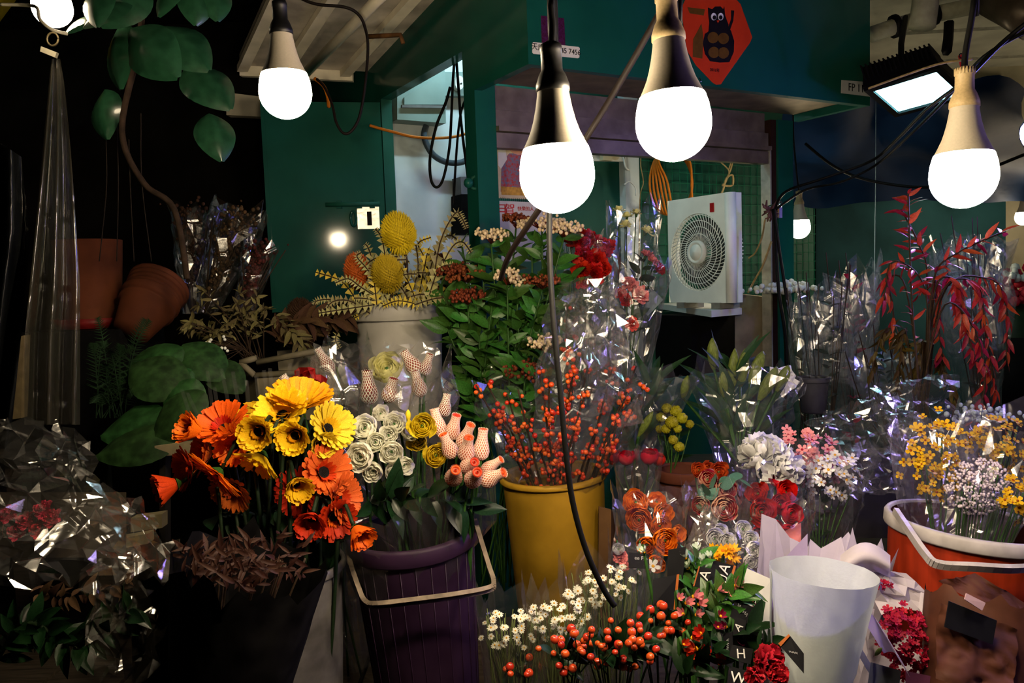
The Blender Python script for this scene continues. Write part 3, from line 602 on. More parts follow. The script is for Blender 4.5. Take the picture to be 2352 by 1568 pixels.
r = thing('red_clip', 'small red plastic clip on the pale wire', 'clip', P(2207, 140, 2.55)); part(r, 'clip_body', MB().hexa([P(2200, 128, 2.56), P(2216, 122, 2.56), P(2214, 150, 2.56), P(2206, 158, 2.56)], [P(2200, 128, 2.54), P(2216, 122, 2.54), P(2214, 150, 2.54), P(2206, 158, 2.54)]), mat('clip_red', (.5, .06, .04), .4), smooth=False); part(r, 'clip_ring', MB().tube([P(2208 + 5 * cos(k), 128 + 5 * sin(k), 2.535) for k in [j * .63 for j in range(11)]], .002, 4), BLACK)
cab('white_string', [(2012, 205, 3.76), (2011, 440, 3.6), (2010, 520, 3.6), (2009, 610, 3.6), (2008, 680, 3.6)], 0.0018, mat('dull_string', (.22, .30, .34), .8), 'thin white string hanging before the teal board')
# pipes under the awning
PIPE = mat('pale_pipe', (.42, .42, .33), .5, .15); r = thing('awning_pipe', 'jointed pale pipe with black clamps under the awning', 'pipe', P(2100, 40, 3.4))
part(r, 'long_pipe', MB().tube([P(2000, 80, 3.5), P(2070, 56, 3.5), P(2150, 32, 3.5), P(2352, -10, 3.5)], .035, 12), PIPE); part(r, 'riser', MB().tube([P(2118, 62, 3.45), P(2125, 10, 3.45), P(2130, -60, 3.45)], .055, 12), PIPE)
for x, y in ((2050, 68), (2138, 40)): part(r, 'black_clamp', MB().tube([P(x, y - 6, 3.5), P(x + 10, y - 9, 3.5)], .05, 12), BLACK)
part(r, 'hanger_strap', MB().tube([P(2180, 50, 3.4), P(2178, 90, 3.4), P(2174, 118, 3.3)], .02, 6), BLACK)
part(r, 'duct', MB().tube([P(2290, -5, 3.2), P(2330, 15, 3.1), P(2380, 45, 3.0)], .08, 14), mat('dull_duct', (.12, .10, .07), .4, metal=.4))
# ---------------------------------------------------------------- side opening: boxes, hose, cables
WT = K(0, TB, 0)
SAGE = mat('pale_sage_metal', (.30, .38, .36), .5, .12, 6)
r = thing('fuse_box', 'pale sage metal fuse box on the white kiosk wall', 'fuse box', onpl(945, 285, WT, FN))
flat(r, 'case', [(893, 232), (1000, 168), (1003, 292), (893, 284)], WT, FN, .10, SAGE, .09); flat(r, 'cover', [(906, 236), (998, 180), (999, 252), (906, 252)], WT, FN, .115, SAGE, .012); flat(r, 'lip', [(900, 253), (1001, 254), (1001, 260), (900, 259)], WT, FN, .118, GREYP, .012)
r = thing('wall_switch_pair', 'pair of round white switches on a grey conduit box', 'switch', onpl(1040, 205, WT, FN))
flat(r, 'conduit_box', [(1005, 172), (1082, 172), (1082, 226), (1005, 226)], WT, FN, .06, SAGE, .05)
for cx, cy in ((1036, 200), (1066, 208)): flat(r, 'switch_dome', ell(cx, cy, 10, 16), WT, FN, .09, WHITEP, .03); flat(r, 'toggle', ell(cx + 3, cy + 2, 2.4, 1.6, 8), WT, FN, .094, BLACK, .003)
cab('grey_hose', [(975, 290), (970, 315), (985, 350), (1010, 370), (1040, 376), (1065, 370), (1085, 350), (1100, 320)], .014, mat('hose_blue_grey', (.10, .13, .16), .5), 'blue grey hose curving along the white kiosk wall', K(0, TB - .04, 0), seg=8)
cab('orange_lead', [(845, 290), (868, 297), (900, 305), (940, 315), (985, 319), (1030, 317), (1065, 309), (1100, 298)], .006, ORANGECAB, 'orange cable strung across the side opening', K(0, TB - .3, 0))
zh = onpl(1046, 140, K(0, T2 * .5, 0), E2)
cab('hanging_black_cable', [(1044, 135, 3.0), (1040, 190, 3.0), (1037, 260, 3.0), (1032, 340, 3.0), (1018, 410, 3.0), (1003, 430, 3.0), (990, 412, 3.0), (988, 360, 3.0), (1002, 290, 3.0), (1024, 235, 3.0), (1034, 200, 3.0)], .0055, BLACK, 'black cable looping down in the side opening')
cab('long_black_cable', [(1048, 135, 3.02), (1053, 200, 3.02), (1058, 270, 3.02), (1066, 340, 3.02), (1076, 420, 3.02), (1084, 520, 3.02), (1088, 590, 3.02)], .0055, BLACK, 'long black cable hanging past the corner post')
cab('short_black_cable', [(1070, 225, 3.05), (1058, 262, 3.05), (1050, 330, 3.05), (1044, 420, 3.05), (1041, 470, 3.05)], .005, BLACK, 'short black cable hanging to the dark box')
r = thing('cable_clip', 'grey metal clip holding cables at the opening top', 'clip', P(1040, 132, 3.05)); part(r, 'clip_strap', MB().hexa([P(1014, 142, 3.06), P(1042, 122, 3.06), P(1046, 130, 3.06), P(1018, 150, 3.06)], [P(1014, 142, 3.04), P(1042, 122, 3.04), P(1046, 130, 3.04), P(1018, 150, 3.04)]), SAGE, smooth=False); part(r, 'clip_screw', MB().ball(P(1046, 128, 3.04), .012, 8, 5), BLACK)
r = thing('dark_wall_box', 'dark box hanging low on the white kiosk wall', 'box', onpl(1060, 480, WT, FN)); flat(r, 'case', [(1034, 452), (1090, 452), (1090, 540), (1034, 540)], WT, FN, .12, BLACKM, .11); flat(r, 'grey_top', [(1036, 412), (1086, 412), (1086, 452), (1038, 452)], WT, FN, .10, GREYP, .09)
r = thing('green_latch_knob', 'small green latch knob on the corner post', 'latch', P(1082, 420, 2.78)); part(r, 'knob', MB().ball(Ktz and P(1076, 420, 2.77), .018, 10, 7), GREEN); part(r, 'catch_ring', MB().tube([P(1090 + 9 * cos(a), 420 + 14 * sin(a), 2.78) for a in [k * pi / 6 for k in range(13)]], .006, 6), GREEND)
cab('ceiling_cable', [(660, -20, 2.6), (720, 8, 2.6), (790, 16, 2.6), (822, 32, 2.62), (838, 62, 2.65), (845, 110, 2.7), (838, 200, 2.7), (825, 270, 2.7), (806, 302, 2.7), (788, 305, 2.7), (772, 280, 2.7), (763, 240, 2.72), (745, 200, 2.75), (728, 182, 2.8)], .005, BROWNCAB, 'brown cable looping from the ceiling panels over the green door')
cab('ceiling_orange_cable', [(722, 180, 2.85), (742, 196, 2.85), (752, 218, 2.85), (755, 245, 2.9)], .007, ORANGECAB, 'short orange cable stub below the cream ceiling pipe')
solo('wall_bracket', MB().tube(PP([(845, 84, 2.75), (885, 82, 2.72), (920, 80, 2.7), (926, 100, 2.7)]), .008, 6), mat('rusty_iron', (.20, .11, .04), .8, .4), 'rusty iron bracket fixed to the green kiosk beam', 'bracket')
# ---------------------------------------------------------------- plant materials
STEM = mat('stem_green', (.055, .13, .03), .5, .25); STEMD = mat('stem_dark', (.02, .045, .015), .6, .25); TWIG = mat('twig_brown', (.07, .045, .025), .8, .3, 60); STEMR = mat('stem_red', (.22, .05, .02), .6, .2)
LEAFG = mat('leaf_fresh_green', (.085, .20, .045), .4, .4, 25, trans=.2, obj=.35, spec=.4); LEAFD = mat('leaf_dark_green', (.012, .045, .014), .35, .35, 20, obj=.3)
def pet(name, c, var=.2, trans=.3, obj=.12, sc=40, rough=.6): return mat(name, c, rough, var, sc, trans=trans, obj=obj, spec=.2)
YEL = pet('petal_yellow', (.84, .60, .03)); YELG = pet('petal_golden', (.88, .50, .02)); LEM = pet('petal_lemon', (.85, .70, .08)); ORA = pet('petal_orange', (.82, .24, .015)); ORR = pet('petal_red_orange', (.62, .10, .012))
WHT = pet('petal_white', (.98, .97, .86), .03, .5); RED = pet('petal_red', (.55, .010, .010)); CORAL = pet('petal_coral', (.75, .10, .04)); PNK = pet('petal_pink', (.75, .30, .30)); ROSE = pet('petal_rose', (.60, .07, .12)); MAG = pet('petal_magenta', (.40, .010, .09)); CRM = pet('petal_cream', (.92, .88, .50)); PWH = pet('petal_pure_white', (.80, .80, .80), .06)
TERR = pet('petal_terracotta', (.70, .21, .05)); BRNR = pet('leaf_dried_red', (.08, .033, .018), .5); DISC = mat('gerbera_dark_disc', (.010, .006, .004), .9, .4, 90); YCEN = mat('daisy_yellow_centre', (.60, .36, .01), .7, .2, 120)
BERR = mat('berry_red_orange', (.62, .12, .025), .35, .2, 30, obj=.2, spec=.4); HYPB = mat('berry_glossy_red', (.58, .11, .035), .25, .2, 40, coat=.3, obj=.15, spec=.5)
LRED = mat('leaf_red', (.36, .04, .035), .4, .4, 30, trans=.2, obj=.35); LOLV = mat('leaf_olive_brown', (.12, .085, .02), .45, .5, 30, trans=.2, obj=.35)
CEL = film('clear_cellophane'); CELH = film('crumpled_cellophane', haze=.02, refl=1.3); CELS = film('stiff_cellophane', haze=.02, refl=2.2, rough=.16); CELV = film('sleeve_cellophane', haze=.018, hcol=(.75, .7, .85))
# ---------------------------------------------------------------- petals
def petal(mb, Mx, L, W, a0, a1, cup=.25, nu=5, nv=4, shape='o', ruf=0, mi=0, tip=None, ph=0, rnd=RND):
    x = z = 0; vs = []; mis = []
    for i in range(nu + 1):
        u = i / nu; a = a0 + (a1 - a0) * u
        if i: x += cos(a) * L / nu; z += sin(a) * L / nu
        if shape == 'o': wd = W / 2 * max(.02, sin(pi * (.07 + .90 * u))) ** .7
        elif shape == 'f': wd = W / 2 * ((.3 + .7 * u) * (1 if u < .7 else sqrt(max(.05, 1 - ((u - .7) / .34) ** 2))))
        else: wd = W / 2 * max(.02, sin(pi * (.04 + .94 * u ** .8)))        # lance
        for j in range(nv + 1):
            v = j / nv * 2 - 1; h = cup * v * v * wd + ruf * L * u * u * sin(v * 7 + ph * 5 + i)
            vs.append((x - sin(a) * h, v * wd, z + cos(a) * h))
    fs = []
    for i in range(nu):
        for j in range(nv):
            k = i * (nv + 1) + j; fs.append((k, k + nv + 1, k + nv + 2, k + 1)); mis.append(tip if (tip is not None and i >= nu - 1) else mi)
    mb.add(vs, fs, mis, Mx)
def whorl(mb, n, L, W, a0, a1, r0=0, z0=0, cup=.25, shape='o', ruf=0, mi=0, tip=None, off=0, jit=.06, nu=5, nv=4, rnd=RND):
    for k in range(n):
        a = 2 * pi * (k + off) / n + rnd.gauss(0, jit); l = L * (1 + rnd.gauss(0, jit)); t = rnd.gauss(0, jit)
        petal(mb, MX.Rotation(a, 4, 'Z') @ MX.Translation((r0, 0, z0)), l, W, a0 + t, a1 + t, cup, nu, nv, shape, ruf, mi, tip, rnd.random(), rnd)
def ranunc(name, m, tip=None, openf=1.0, seed=1):
    rr = random.Random(seed); mb = MB(); N = 7
    for i in range(N):
        f = i / (N - 1); r = .2 + .8 * f; n = 4 + i // 2
        whorl(mb, n, r * 1.35, r * 1.35, rad(20 + 15 * (1 - f)), rad(118 - 28 * f * openf), r * .38, -.45 * r + .12 * (1 - f), .42, 'f', .02, 0, 1 if tip else None, rr.random(), .07, 5, 4, rr)
    mb.ball((0, 0, .12), .16, 8, 5, mi=2 if tip else 1)
    mb.ball((0, 0, -.42), .42, 8, 5, mi=2 if tip else 1, sc=(1, 1, .5))
    return mb.mesh(name, ([m, tip] if tip else [m]) + [STEM])
def carn(name, m, seed=1):
    rr = random.Random(seed); mb = MB()
    for i, (n, L, a0, a1) in enumerate([(10, .95, 5, 25), (9, .92, 28, 50), (8, .85, 50, 72), (6, .75, 70, 85), (4, .65, 80, 95)]):
        whorl(mb, n, L, .75, rad(a0), rad(a1), .05, -.12, .1, 'f', .13, 0, None, rr.random(), .12, 4, 5, rr)
    mb.lathe([(.12, -.75), (.2, -.7), (.26, -.3), (.34, -.05)], 8, mi=1)
    return mb.mesh(name, [m, STEM])
def peony(name, m, seed=1):
    rr = random.Random(seed); mb = MB()
    for i in range(26):
        d_ = V((rr.gauss(0, 1), rr.gauss(0, 1), abs(rr.gauss(0, .8)) + .1)).normalized()
        petal(mb, fx(d_ * .15, d_, V((rr.gauss(0, 1), rr.gauss(0, 1), 1.2))), .85, .8, rad(-15), rad(45), .3, 5, 5, 'f', .07, 0, None, rr.random(), rr)
    return mb.mesh(name, [m])
def gerb(seed, el, m, tip=None, el2=None):
    rr = random.Random(seed); mb = MB(); e2 = el2 if el2 is not None else el
    whorl(mb, 24, .80, .27, rad(el), rad(e2), .22, -.03, .25, 'f', 0, 0, None, 0, .04, 5, 2, rr)
    whorl(mb, 22, .74, .25, rad(el + 9), rad(e2 + 6), .20, .0, .25, 'f', 0, 0, None, .5, .05, 5, 2, rr)
    whorl(mb, 20, .34, .13, rad(el + 22), rad(e2 + 25), .17, .03, .2, 'o', 0, 1 if tip else 0, None, .2, .06, 3, 2, rr)
    pm_ = mb.mesh('petal_ring', [m, tip] if tip else [m])
    dm = MB().lathe([(.24, 0), (.235, .05), (.18, .07), (.10, .05), (.0001, .04)], 16)
    for k in range(60):
        a = k * 2.4; q = .22 * sqrt(k / 60); dm.ball((q * cos(a), q * sin(a), .065), .018, 4, 3)
    return [('petal_ring', pm_), ('disc', dm.mesh('disc', [DISC])), ('calyx', MB().lathe([(.07, -.22), (.15, -.16), (.26, -.05)], 10).mesh('calyx', [STEM]))]
def floret(name, m, n=5, cen=None, L=1, W=.8, el=15, shape='f', seed=2):
    rr = random.Random(seed); mb = MB(); whorl(mb, n, L, W, rad(el), rad(el + 8), .03, 0, .15, shape, 0, 0, None, 0, .06, 3, 2, rr); mb.ball((0, 0, .05), .26, 6, 4, mi=1, sc=(1, 1, .6)); return mb.mesh(name, [m, cen or YCEN])
CHAM = floret('daisy_head', WHT, 11, YCEN, 1, .42, -8, 'o')
def leafm(name, m, W=.4, bend=.25, fold=.12, nu=6):
    def fn(u, v):
        v = v * 2 - 1; wd = W / 2 * max(.015, sin(pi * u ** .8)) ** .9; return (u, v * wd, -bend * u * u + fold * abs(v) * wd * 2)
    return MB().grid(fn, nu, 4).mesh(name, [m])
LF = leafm('leaf', LEAFG, .42, .2, .14); LFD = leafm('leaf', LEAFD, .42, .2, .12); LFR = leafm('leaf', LRED, .26, .3, .1); LFO = leafm('leaf', LOLV, .28, .3, .1); LFB = leafm('leaf', BRNR, .22, .4, .15); LFL = leafm('leaf', LEAFD, .16, .3, .15)
def ridged(name, m, ridges, L, R_, seg=18, lob=.12, tipw=.12):
    mb = MB(); prof = [(0, .22), (.08, .45), (.2, .72), (.4, .95), (.58, 1), (.75, .85), (.9, .5), (1, tipw)]; vs = []
    for z, r in prof:
        for k in range(seg):
            a = 2 * pi * k / seg; rr = R_ * r * (1 + lob * cos(ridges * a)); vs.append((rr * cos(a), rr * sin(a), z * L))
    n = len(prof); fs = [(i * seg + k, i * seg + (k + 1) % seg, (i + 1) * seg + (k + 1) % seg, (i + 1) * seg + k) for i in range(n - 1) for k in range(seg)] + [tuple((n - 1) * seg + k for k in range(seg))]
    return mb.add(vs, fs).mesh(name, [m])
BERRY = MB().ball((0, 0, 0), 1, 9, 7).mesh('berry', [BERR]); HYP = MB().ball((0, 0, 0), 1, 14, 10, sc=(1, 1, 1.12)); HYP.ball((0, 0, 1.08), .14, 6, 4, mi=1); whorl(HYP, 5, .75, .5, rad(-10), rad(10), .1, -1.0, .2, 'o', 0, 2, None, 0, .05, 3, 2); HYP = HYP.mesh('berry', [HYPB, TWIG, LEAFD])
def banksia_head(m, seed, hz=1.45):
    rr = random.Random(seed); mb = MB(); mb.ball((0, 0, .1), .86, 14, 10, sc=(1, 1, hz)); N = 520
    for k in range(N):
        f = (k + .5) / N; ph = math.acos(1 - 2 * f); th = k * 2.39996
        n_ = V((sin(ph) * cos(th), sin(ph) * sin(th), cos(ph))); p = V((n_.x * .86, n_.y * .86, n_.z * .86 * hz + .1)); t = (n_ + V((0, 0, .75 if n_.z > -.6 else -.2))).normalized()
        s1 = t.orthogonal().normalized() * .075; s2 = t.cross(s1); q = p + t * rr.uniform(.20, .34)
        mb.add([p + s1, p - s1 * .5 + s2, p - s1 * .5 - s2, q], [(0, 1, 3), (1, 2, 3), (2, 0, 3)])
    return mb.mesh('flower_spike', [m], False)
def sawleaf(mb, pts, wd, mi=0, rnd=RND, face=None):
    pts = smooth(pts, 5); n = len(pts)
    for i in range(n - 1):
        p, q = pts[i], pts[i + 1]; t = (q - p); L = t.length
        if L < 1e-6: continue
        t = t / L; sd = t.cross(face or -FW); sd = sd.normalized() if sd.length > 1e-4 else t.orthogonal(); nn = sd.cross(t); w_ = wd * (1 - .5 * i / n)
        for s in (-1, 1):
            tip = p.lerp(q, .75) + sd * s * w_ + nn * w_ * .3; mb.add([p, q, tip], [(0, 1, 2)] if s > 0 else [(1, 0, 2)], mi)
    return mb
# ---------------------------------------------------------------- wraps
def sleeve(root, B, T, r0, r1, m=None, n=18, rows=6, jit=.12, zig=.12, seed=0, name='sleeve', flare=.8, sq=1.0, smooth_=False, a0=0, a1=2 * pi, lab=None):
    rr = random.Random(seed); B = V(B); T = V(T); ax = T - B; L = ax.length; an = ax / L
    x = (RT - an * RT.dot(an)).normalized(); y = an.cross(x); full = abs(a1 - a0 - 2 * pi) < 1e-5; nn = n if full else n + 1; vs = []
    for i in range(rows + 1):
        u = i / rows; rad_ = r0 + (r1 - r0) * u ** flare
        for k in range(nn):
            a = a0 + (a1 - a0) * k / n; j = 1 + jit * rr.gauss(0, .6) * (.4 + u); uu = u + (zig * rr.gauss(0, .5) if i == rows else (rr.gauss(0, .3) / rows * .5 if 0 < i else 0))
            vs.append(B + ax * uu + (x * cos(a) + y * sin(a) * sq) * rad_ * j)
    fs = []
    for i in range(rows):
        for k in range(n):
            a, b = i * nn + k, i * nn + (k + 1) % nn; c, d_ = a + nn, b + nn; fs += [(a, b, d_), (a, d_, c)] if rr.random() < .5 else [(a, b, c), (b, d_, c)]
    mb = MB(); mb.add(vs, fs); return part(root, name, mb, m or CEL, smooth=smooth_, label=lab)
def crumple(root, q, nx, ny, amp, m=None, seed=0, name='film_sheet', bulge=0, smooth_=False, soft=0):
    rr = random.Random(seed); q = [V(p) for p in q]; n_ = -FW
    def fn(u, v):
        p = q[0].lerp(q[1], v).lerp(q[3].lerp(q[2], v), u); e = sin(pi * u) * sin(pi * v)
        if soft: return p + n_ * (bulge * e + amp * 3 * (NZ.noise(p * soft) + .6 * abs(NZ.noise(p * soft * 2.3)))) + UP * amp * NZ.noise(p * soft + V((9, 2, 4)))
        return p + n_ * (amp * rr.gauss(0, 1) + bulge * e) + (q[1] - q[0]).normalized() * rr.gauss(0, amp * .6) + (q[3] - q[0]).normalized() * rr.gauss(0, amp * .6)
    mb = MB().grid(fn, nx, ny, tri=True, rnd=rr); return part(root, name, mb, m or CELH, smooth=smooth_)
def stem(root, p, b, r=.003, m=None, name='stem', bow=.0):
    p, b = V(p), V(b); mid = p.lerp(b, .45) + V((0, 0, 0)) - RT * bow; return part(root, name, MB().tube(smooth([p, mid, b], 4), r, 6), m or STEM)
def flower(name, label, cat, heads, px, py, w, d, dr, base, group=None, sr=.003, sm=None, roll=None, sz=1):
    p = P(px, py, d); base = V(base); t = thing(name, label, cat, base, group); dd = D(*dr); sc = S(w, d) / 2
    m = fz(p, dd, (sc, sc, sc * sz), RND.uniform(0, 6) if roll is None else roll)
    for nm, me in heads: part(t, nm, me, m=m)
    b0 = p - dd * sc * .25; part(t, 'stem', MB().tube(smooth([b0, b0 - dd * sc * 1.2 + V((0, 0, -.01)), b0.lerp(base, .55) , base], 5), sr, 6), sm or STEM); return t
def bloom(t, me, px, py, w, d, dr, name='bloom', base=None, sr=.0025, sz=1, sm=None):
    p = P(px, py, d); dd = D(*dr); sc = S(w, d) / 2; o = part(t, name, me, m=fz(p, dd, (sc, sc, sc * sz), RND.uniform(0, 6)))
    if base is not None: part(t, 'stem', MB().tube(smooth([p - dd * sc * .4, p - dd * sc * 1.5 + V((0, 0, -.015)), V(base)], 4), sr, 5), sm or STEM)
    return o
def scatter(t, name, me, cx, cy, rx, ry, d, dd, n, w, seed=0, rot=0, up=.5, out=.6, wj=.25):
    rr = random.Random(seed)
    for k in range(n):
        a = 2.39996 * k + rr.gauss(0, .3); q = sqrt((k + .5) / n); x, y = q * cos(a) + rr.gauss(0, .10), q * sin(a) + rr.gauss(0, .12); q = min(1, sqrt(x * x + y * y))
        px = cx + rx * x * cos(rot) - ry * y * sin(rot); py = cy + rx * x * sin(rot) + ry * y * cos(rot)
        dep = d - dd * sqrt(max(0, 1 - q * q)) + rr.uniform(-.15, .15) * dd
        part(t, name, me, m=fz(P(px, py, dep), D(x * out + rr.gauss(0, .25), up - y * out + rr.gauss(0, .25), .7), S(w * rr.uniform(1 - wj, 1 + wj), dep) / 2, rr.uniform(0, 6)))
def leaves(t, me, pts, n, L, seed=0, spread=.8, droop=.2, name='leaf', face=.6, start=.1):
    rr = random.Random(seed); sp = smooth(pts, 8)
    for k in range(n):
        f = start + (1 - start) * (k + rr.random()) / n; i = min(int(f * (len(sp) - 1)), len(sp) - 2); p = sp[i].lerp(sp[i + 1], rr.random()); t_ = (sp[i + 1] - sp[i]).normalized()
        a = 2.4 * k + rr.gauss(0, .4); o = t_.orthogonal().normalized(); o = (MX.Rotation(a, 3, t_) @ o); dr = (t_ * .6 + o * spread - ZUP * droop).normalized()
        s = L * rr.uniform(.7, 1.2); part(t, name, me, m=fx(p, dr, (-FW * face + ZUP * .6 + V((rr.gauss(0, .4), rr.gauss(0, .4), rr.gauss(0, .4)))), s))
# ---------------------------------------------------------------- containers
def bucket(name, label, px, py, d, r, h, mats_, up=ZUP, taper=.78, rim=.01, lip=.02, ribs=0, ringm=None, inside=None, cat='bucket'):
    c = P(px, py, d); up = V(up).normalized(); base = c - up * h; t = thing(name, label, cat, base); m = fz(base, up)
    rb = r * taper; prof = [(.0001, .004), (rb * .97, 0), (rb, .006), (r * .985, h - lip - .004)]
    part(t, 'body', MB().lathe(prof + [(r, h - .004)], 48, m), mats_)
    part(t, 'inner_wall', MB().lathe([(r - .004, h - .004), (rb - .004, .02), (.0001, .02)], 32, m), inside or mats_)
    part(t, 'rim', MB().lathe([(r - .005, h - .004), (r - .002, h + .002), (r + rim * .6, h + .001), (r + rim, h - .004), (r + rim, h - lip), (r + rim * .8, h - lip - .003), (r * .99, h - lip - .003)], 48, m), ringm or mats_)
    if ribs:
        mb = MB()
        for k in range(ribs):
            a = 2 * pi * k / ribs; e = V((cos(a), sin(a), 0)); mb.tube([m @ (e * rb + V((0, 0, .01))), m @ (e * (r * .987) + V((0, 0, h - lip - .01)))], .0012, 4)
        part(t, 'ridge', mb, mats_)
    return t, c, base
def handle(t, pts, w, m, th=.006, grip=None):
    """flat strap along points; w = strap width direction vector"""
    pts = smooth(pts, 5); mb = MB(); n = len(pts)
    for i in range(n - 1):
        p, q = pts[i], pts[i + 1]; tt = (q - p).normalized(); nn = tt.cross(w).normalized() * th
        mb.hexa([p - w, p + w, q + w, q - w], [p - w + nn, p + w + nn, q + w + nn, q - w + nn])
        for s in (-1, 1): mb.hexa([p + w * s, p + w * s * .8, q + w * s * .8, q + w * s], [p + w * s - nn * 1.2, p + w * s * .8 - nn * 1.2, q + w * s * .8 - nn * 1.2, q + w * s - nn * 1.2])
    return part(t, 'handle', mb, m, smooth=False)
ZP = .4525                                       # platform top
def onplat(px, d): return P(px, 640 + (CAM.z - ZP) * FPX / d, d)
# ---------------------------------------------------------------- purple bucket
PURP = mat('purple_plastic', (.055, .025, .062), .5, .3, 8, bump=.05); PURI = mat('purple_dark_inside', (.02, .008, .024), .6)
pb_up = (ZUP + RT * -.05 - FW * .06).normalized()
pc = P(945, 1212, 1.66); hh_ = pc.z - ZP
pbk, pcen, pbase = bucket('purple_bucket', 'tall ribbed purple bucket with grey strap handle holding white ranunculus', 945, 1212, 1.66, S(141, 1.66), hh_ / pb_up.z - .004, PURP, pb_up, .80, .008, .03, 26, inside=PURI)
STRAP = mat('worn_grey_strap', (.25, .21, .165), .6, .35, 40, bump=.1)
hp_ = PP([(1091, 1196, 1.66), (1104, 1240, 1.60), (1124, 1305, 1.55), (1134, 1338, 1.53), (1122, 1352, 1.52), (1050, 1366, 1.49), (960, 1378, 1.48), (868, 1388, 1.49), (840, 1382, 1.51), (825, 1350, 1.53), (808, 1300, 1.58), (800, 1262, 1.64)])
handle(pbk, hp_, (ZUP * .5 - FW * .5).normalized() * .008, STRAP, .004)
def inb(k=0, r=.06): return pbase + pb_up * .05 + V((r * cos(k * 2.4), r * sin(k * 2.4), 0))
WR = [ranunc('bloom', WHT, seed=s) for s in (1, 2, 3)]; YR = ranunc('bloom', LEM, seed=4)
wl_ = [(875, 952, 40, 1.68, (.0, .5, .8)), (841, 985, 62, 1.62, (-.2, .35, .9)), (906, 975, 56, 1.63, (.1, .4, .9)), (937, 992, 44, 1.64, (.5, .3, .7)), (804, 1006, 44, 1.64, (-.6, .2, .8)), (864, 1016, 46, 1.60, (0, .2, 1)), (893, 1000, 44, 1.61, (.1, .3, .9)), (899, 1036, 54, 1.585, (.15, 0, 1)), (832, 1046, 68, 1.58, (-.3, -.05, 1)), (926, 1066, 44, 1.60, (.5, -.2, .8)), (902, 1078, 38, 1.60, (.2, -.4, .8)), (858, 1078, 50, 1.60, (0, -.4, .9))]
for i, a in enumerate(wl_): flower('white_ranunculus', 'white ranunculus bloom in the purple bucket', 'flower', [('bloom', WR[i % 3])], *a, inb(i), 'white ranunculus in the purple bucket')
for i, a in enumerate([(970, 978, 62, 1.62, (.1, .2, .95)), (1000, 1046, 58, 1.60, (.25, .15, .95)), (962, 1010, 50, 1.66, (-.1, 0, .9))]): flower('yellow_ranunculus', 'lemon yellow ranunculus bloom between white blooms and netted roses', 'flower', [('bloom', YR)], *a, inb(i + 20), 'yellow ranunculus in the purple bucket')
flower('yellow_ranunculus', 'slim closed yellow ranunculus bud behind the open yellow bloom', 'flower', [('bud', ridged('bud', LEM, 5, 2.6, .55))], 938, 968, 22, 1.68, (0, 1, .2), inb(31))
# netted roses
NETP = mat('net_pale_pink', (.78, .60, .52), .6, .06); NETW = mat('net_white', (.70, .66, .58), .6, .06); BUDP = pet('bud_pink', (.62, .24, .17)); BUDT = pet('bud_coral_tip', (.80, .16, .06)); BUDG = pet('bud_red_green', (.30, .05, .03), .5)
def netbud(m_net, m_bud, m_tip, dens=22, rows=16, th=.016, seed=1, collar=True):
    prof = [(.0, .16), (.15, .52), (.4, .86), (.75, .98), (1.15, .88), (1.6, .66), (2.0, .56), (2.35, .57), (2.5, .6)]
    def R(z):
        for (z0, r0), (z1, r1) in zip(prof, prof[1:]):
            if z <= z1: return r0 + (r1 - r0) * (z - z0) / (z1 - z0)
        return prof[-1][1]
    bud = MB().lathe([(r * .90, z) for z, r in prof[:-1]] + [(.42, 2.3), (.0001, 2.22)], 18)
    tip = MB().lathe([(.44, 2.28), (.46, 2.46), (.36, 2.44), (.30, 2.30)], 14); whorl(tip, 4, .3, .35, rad(80), rad(120), .16, 2.2, .4, 'f', 0, 0)
    net = MB()
    for s in (1, -1):
        for k in range(dens):
            pts = []
            for i in range(rows + 1):
                z = 2.5 * i / rows; a = 2 * pi * (k + s * i * .5) / dens; r = R(z) * .94; pts.append(V((r * cos(a), r * sin(a), z)))
            for p, q in zip(pts, pts[1:]):
                t = (q - p).normalized(); o = V((p.x, p.y, 0)).normalized(); w_ = t.cross(o) * th; net.add([p - w_, p + w_, q + w_, q - w_], [(0, 1, 2, 3)])
    return [('bud', bud.mesh('bud', [m_bud])), ('bud_tip', tip.mesh('bud_tip', [m_tip])), ('net', net.mesh('net', [m_net], False))]
NB1 = netbud(NETP, BUDP, BUDT, 18, 13, .042); NB2 = netbud(NETW, BUDG, BUDG, 16, 13, .030); NB3 = netbud(NETW, pet('bud_mauve', (.45, .22, .16), .4), BUDG, 16, 13, .03)
def net_at(heads, tip, base_, d, dt, w, label, group, into, nm='netted_rose', cat='flower'):
    a = P(*base_, d); b = P(*tip, d - dt); L = (b - a).length; t = thing(nm, label, cat, into, group); sc = S(w, d) / 2; m = fz(a, b - a, (sc, sc, L / 2.5), RND.uniform(0, 6))
    for n_, me in heads: part(t, n_, me, m=m)
    part(t, 'stem', MB().tube(smooth([a + (b - a) * .05, a - (b - a) * .4, a.lerp(V(into), .6), V(into)], 4), .003, 6), STEM)
for i, (tp_, bs, d, dt, w) in enumerate([((997, 938), (1012, 1000), 1.64, .0, 40), ((1049, 952), (1034, 1010), 1.65, .02, 40), ((1082, 974), (1058, 1030), 1.63, .03, 40), ((1017, 996), (1042, 1052), 1.60, .02, 42), ((1077, 1003), (1068, 1055), 1.585, .035, 44), ((1110, 984), (1103, 1058), 1.60, .01, 42), ((1091, 1060), (1068, 1076), 1.58, .05, 42), ((1152, 1054), (1108, 1084), 1.59, .02, 34), ((1047, 1078), (1040, 1104), 1.56, .06, 46), ((1097, 1083), (1082, 1108), 1.55, .06, 46), ((1158, 1084), (1106, 1108), 1.56, .03, 44)]):
    net_at(NB1, tp_, bs, d, dt, w, 'pink rosebud in a pale pink net over the purple bucket rim', 'netted pink rosebuds', inb(i + 40))
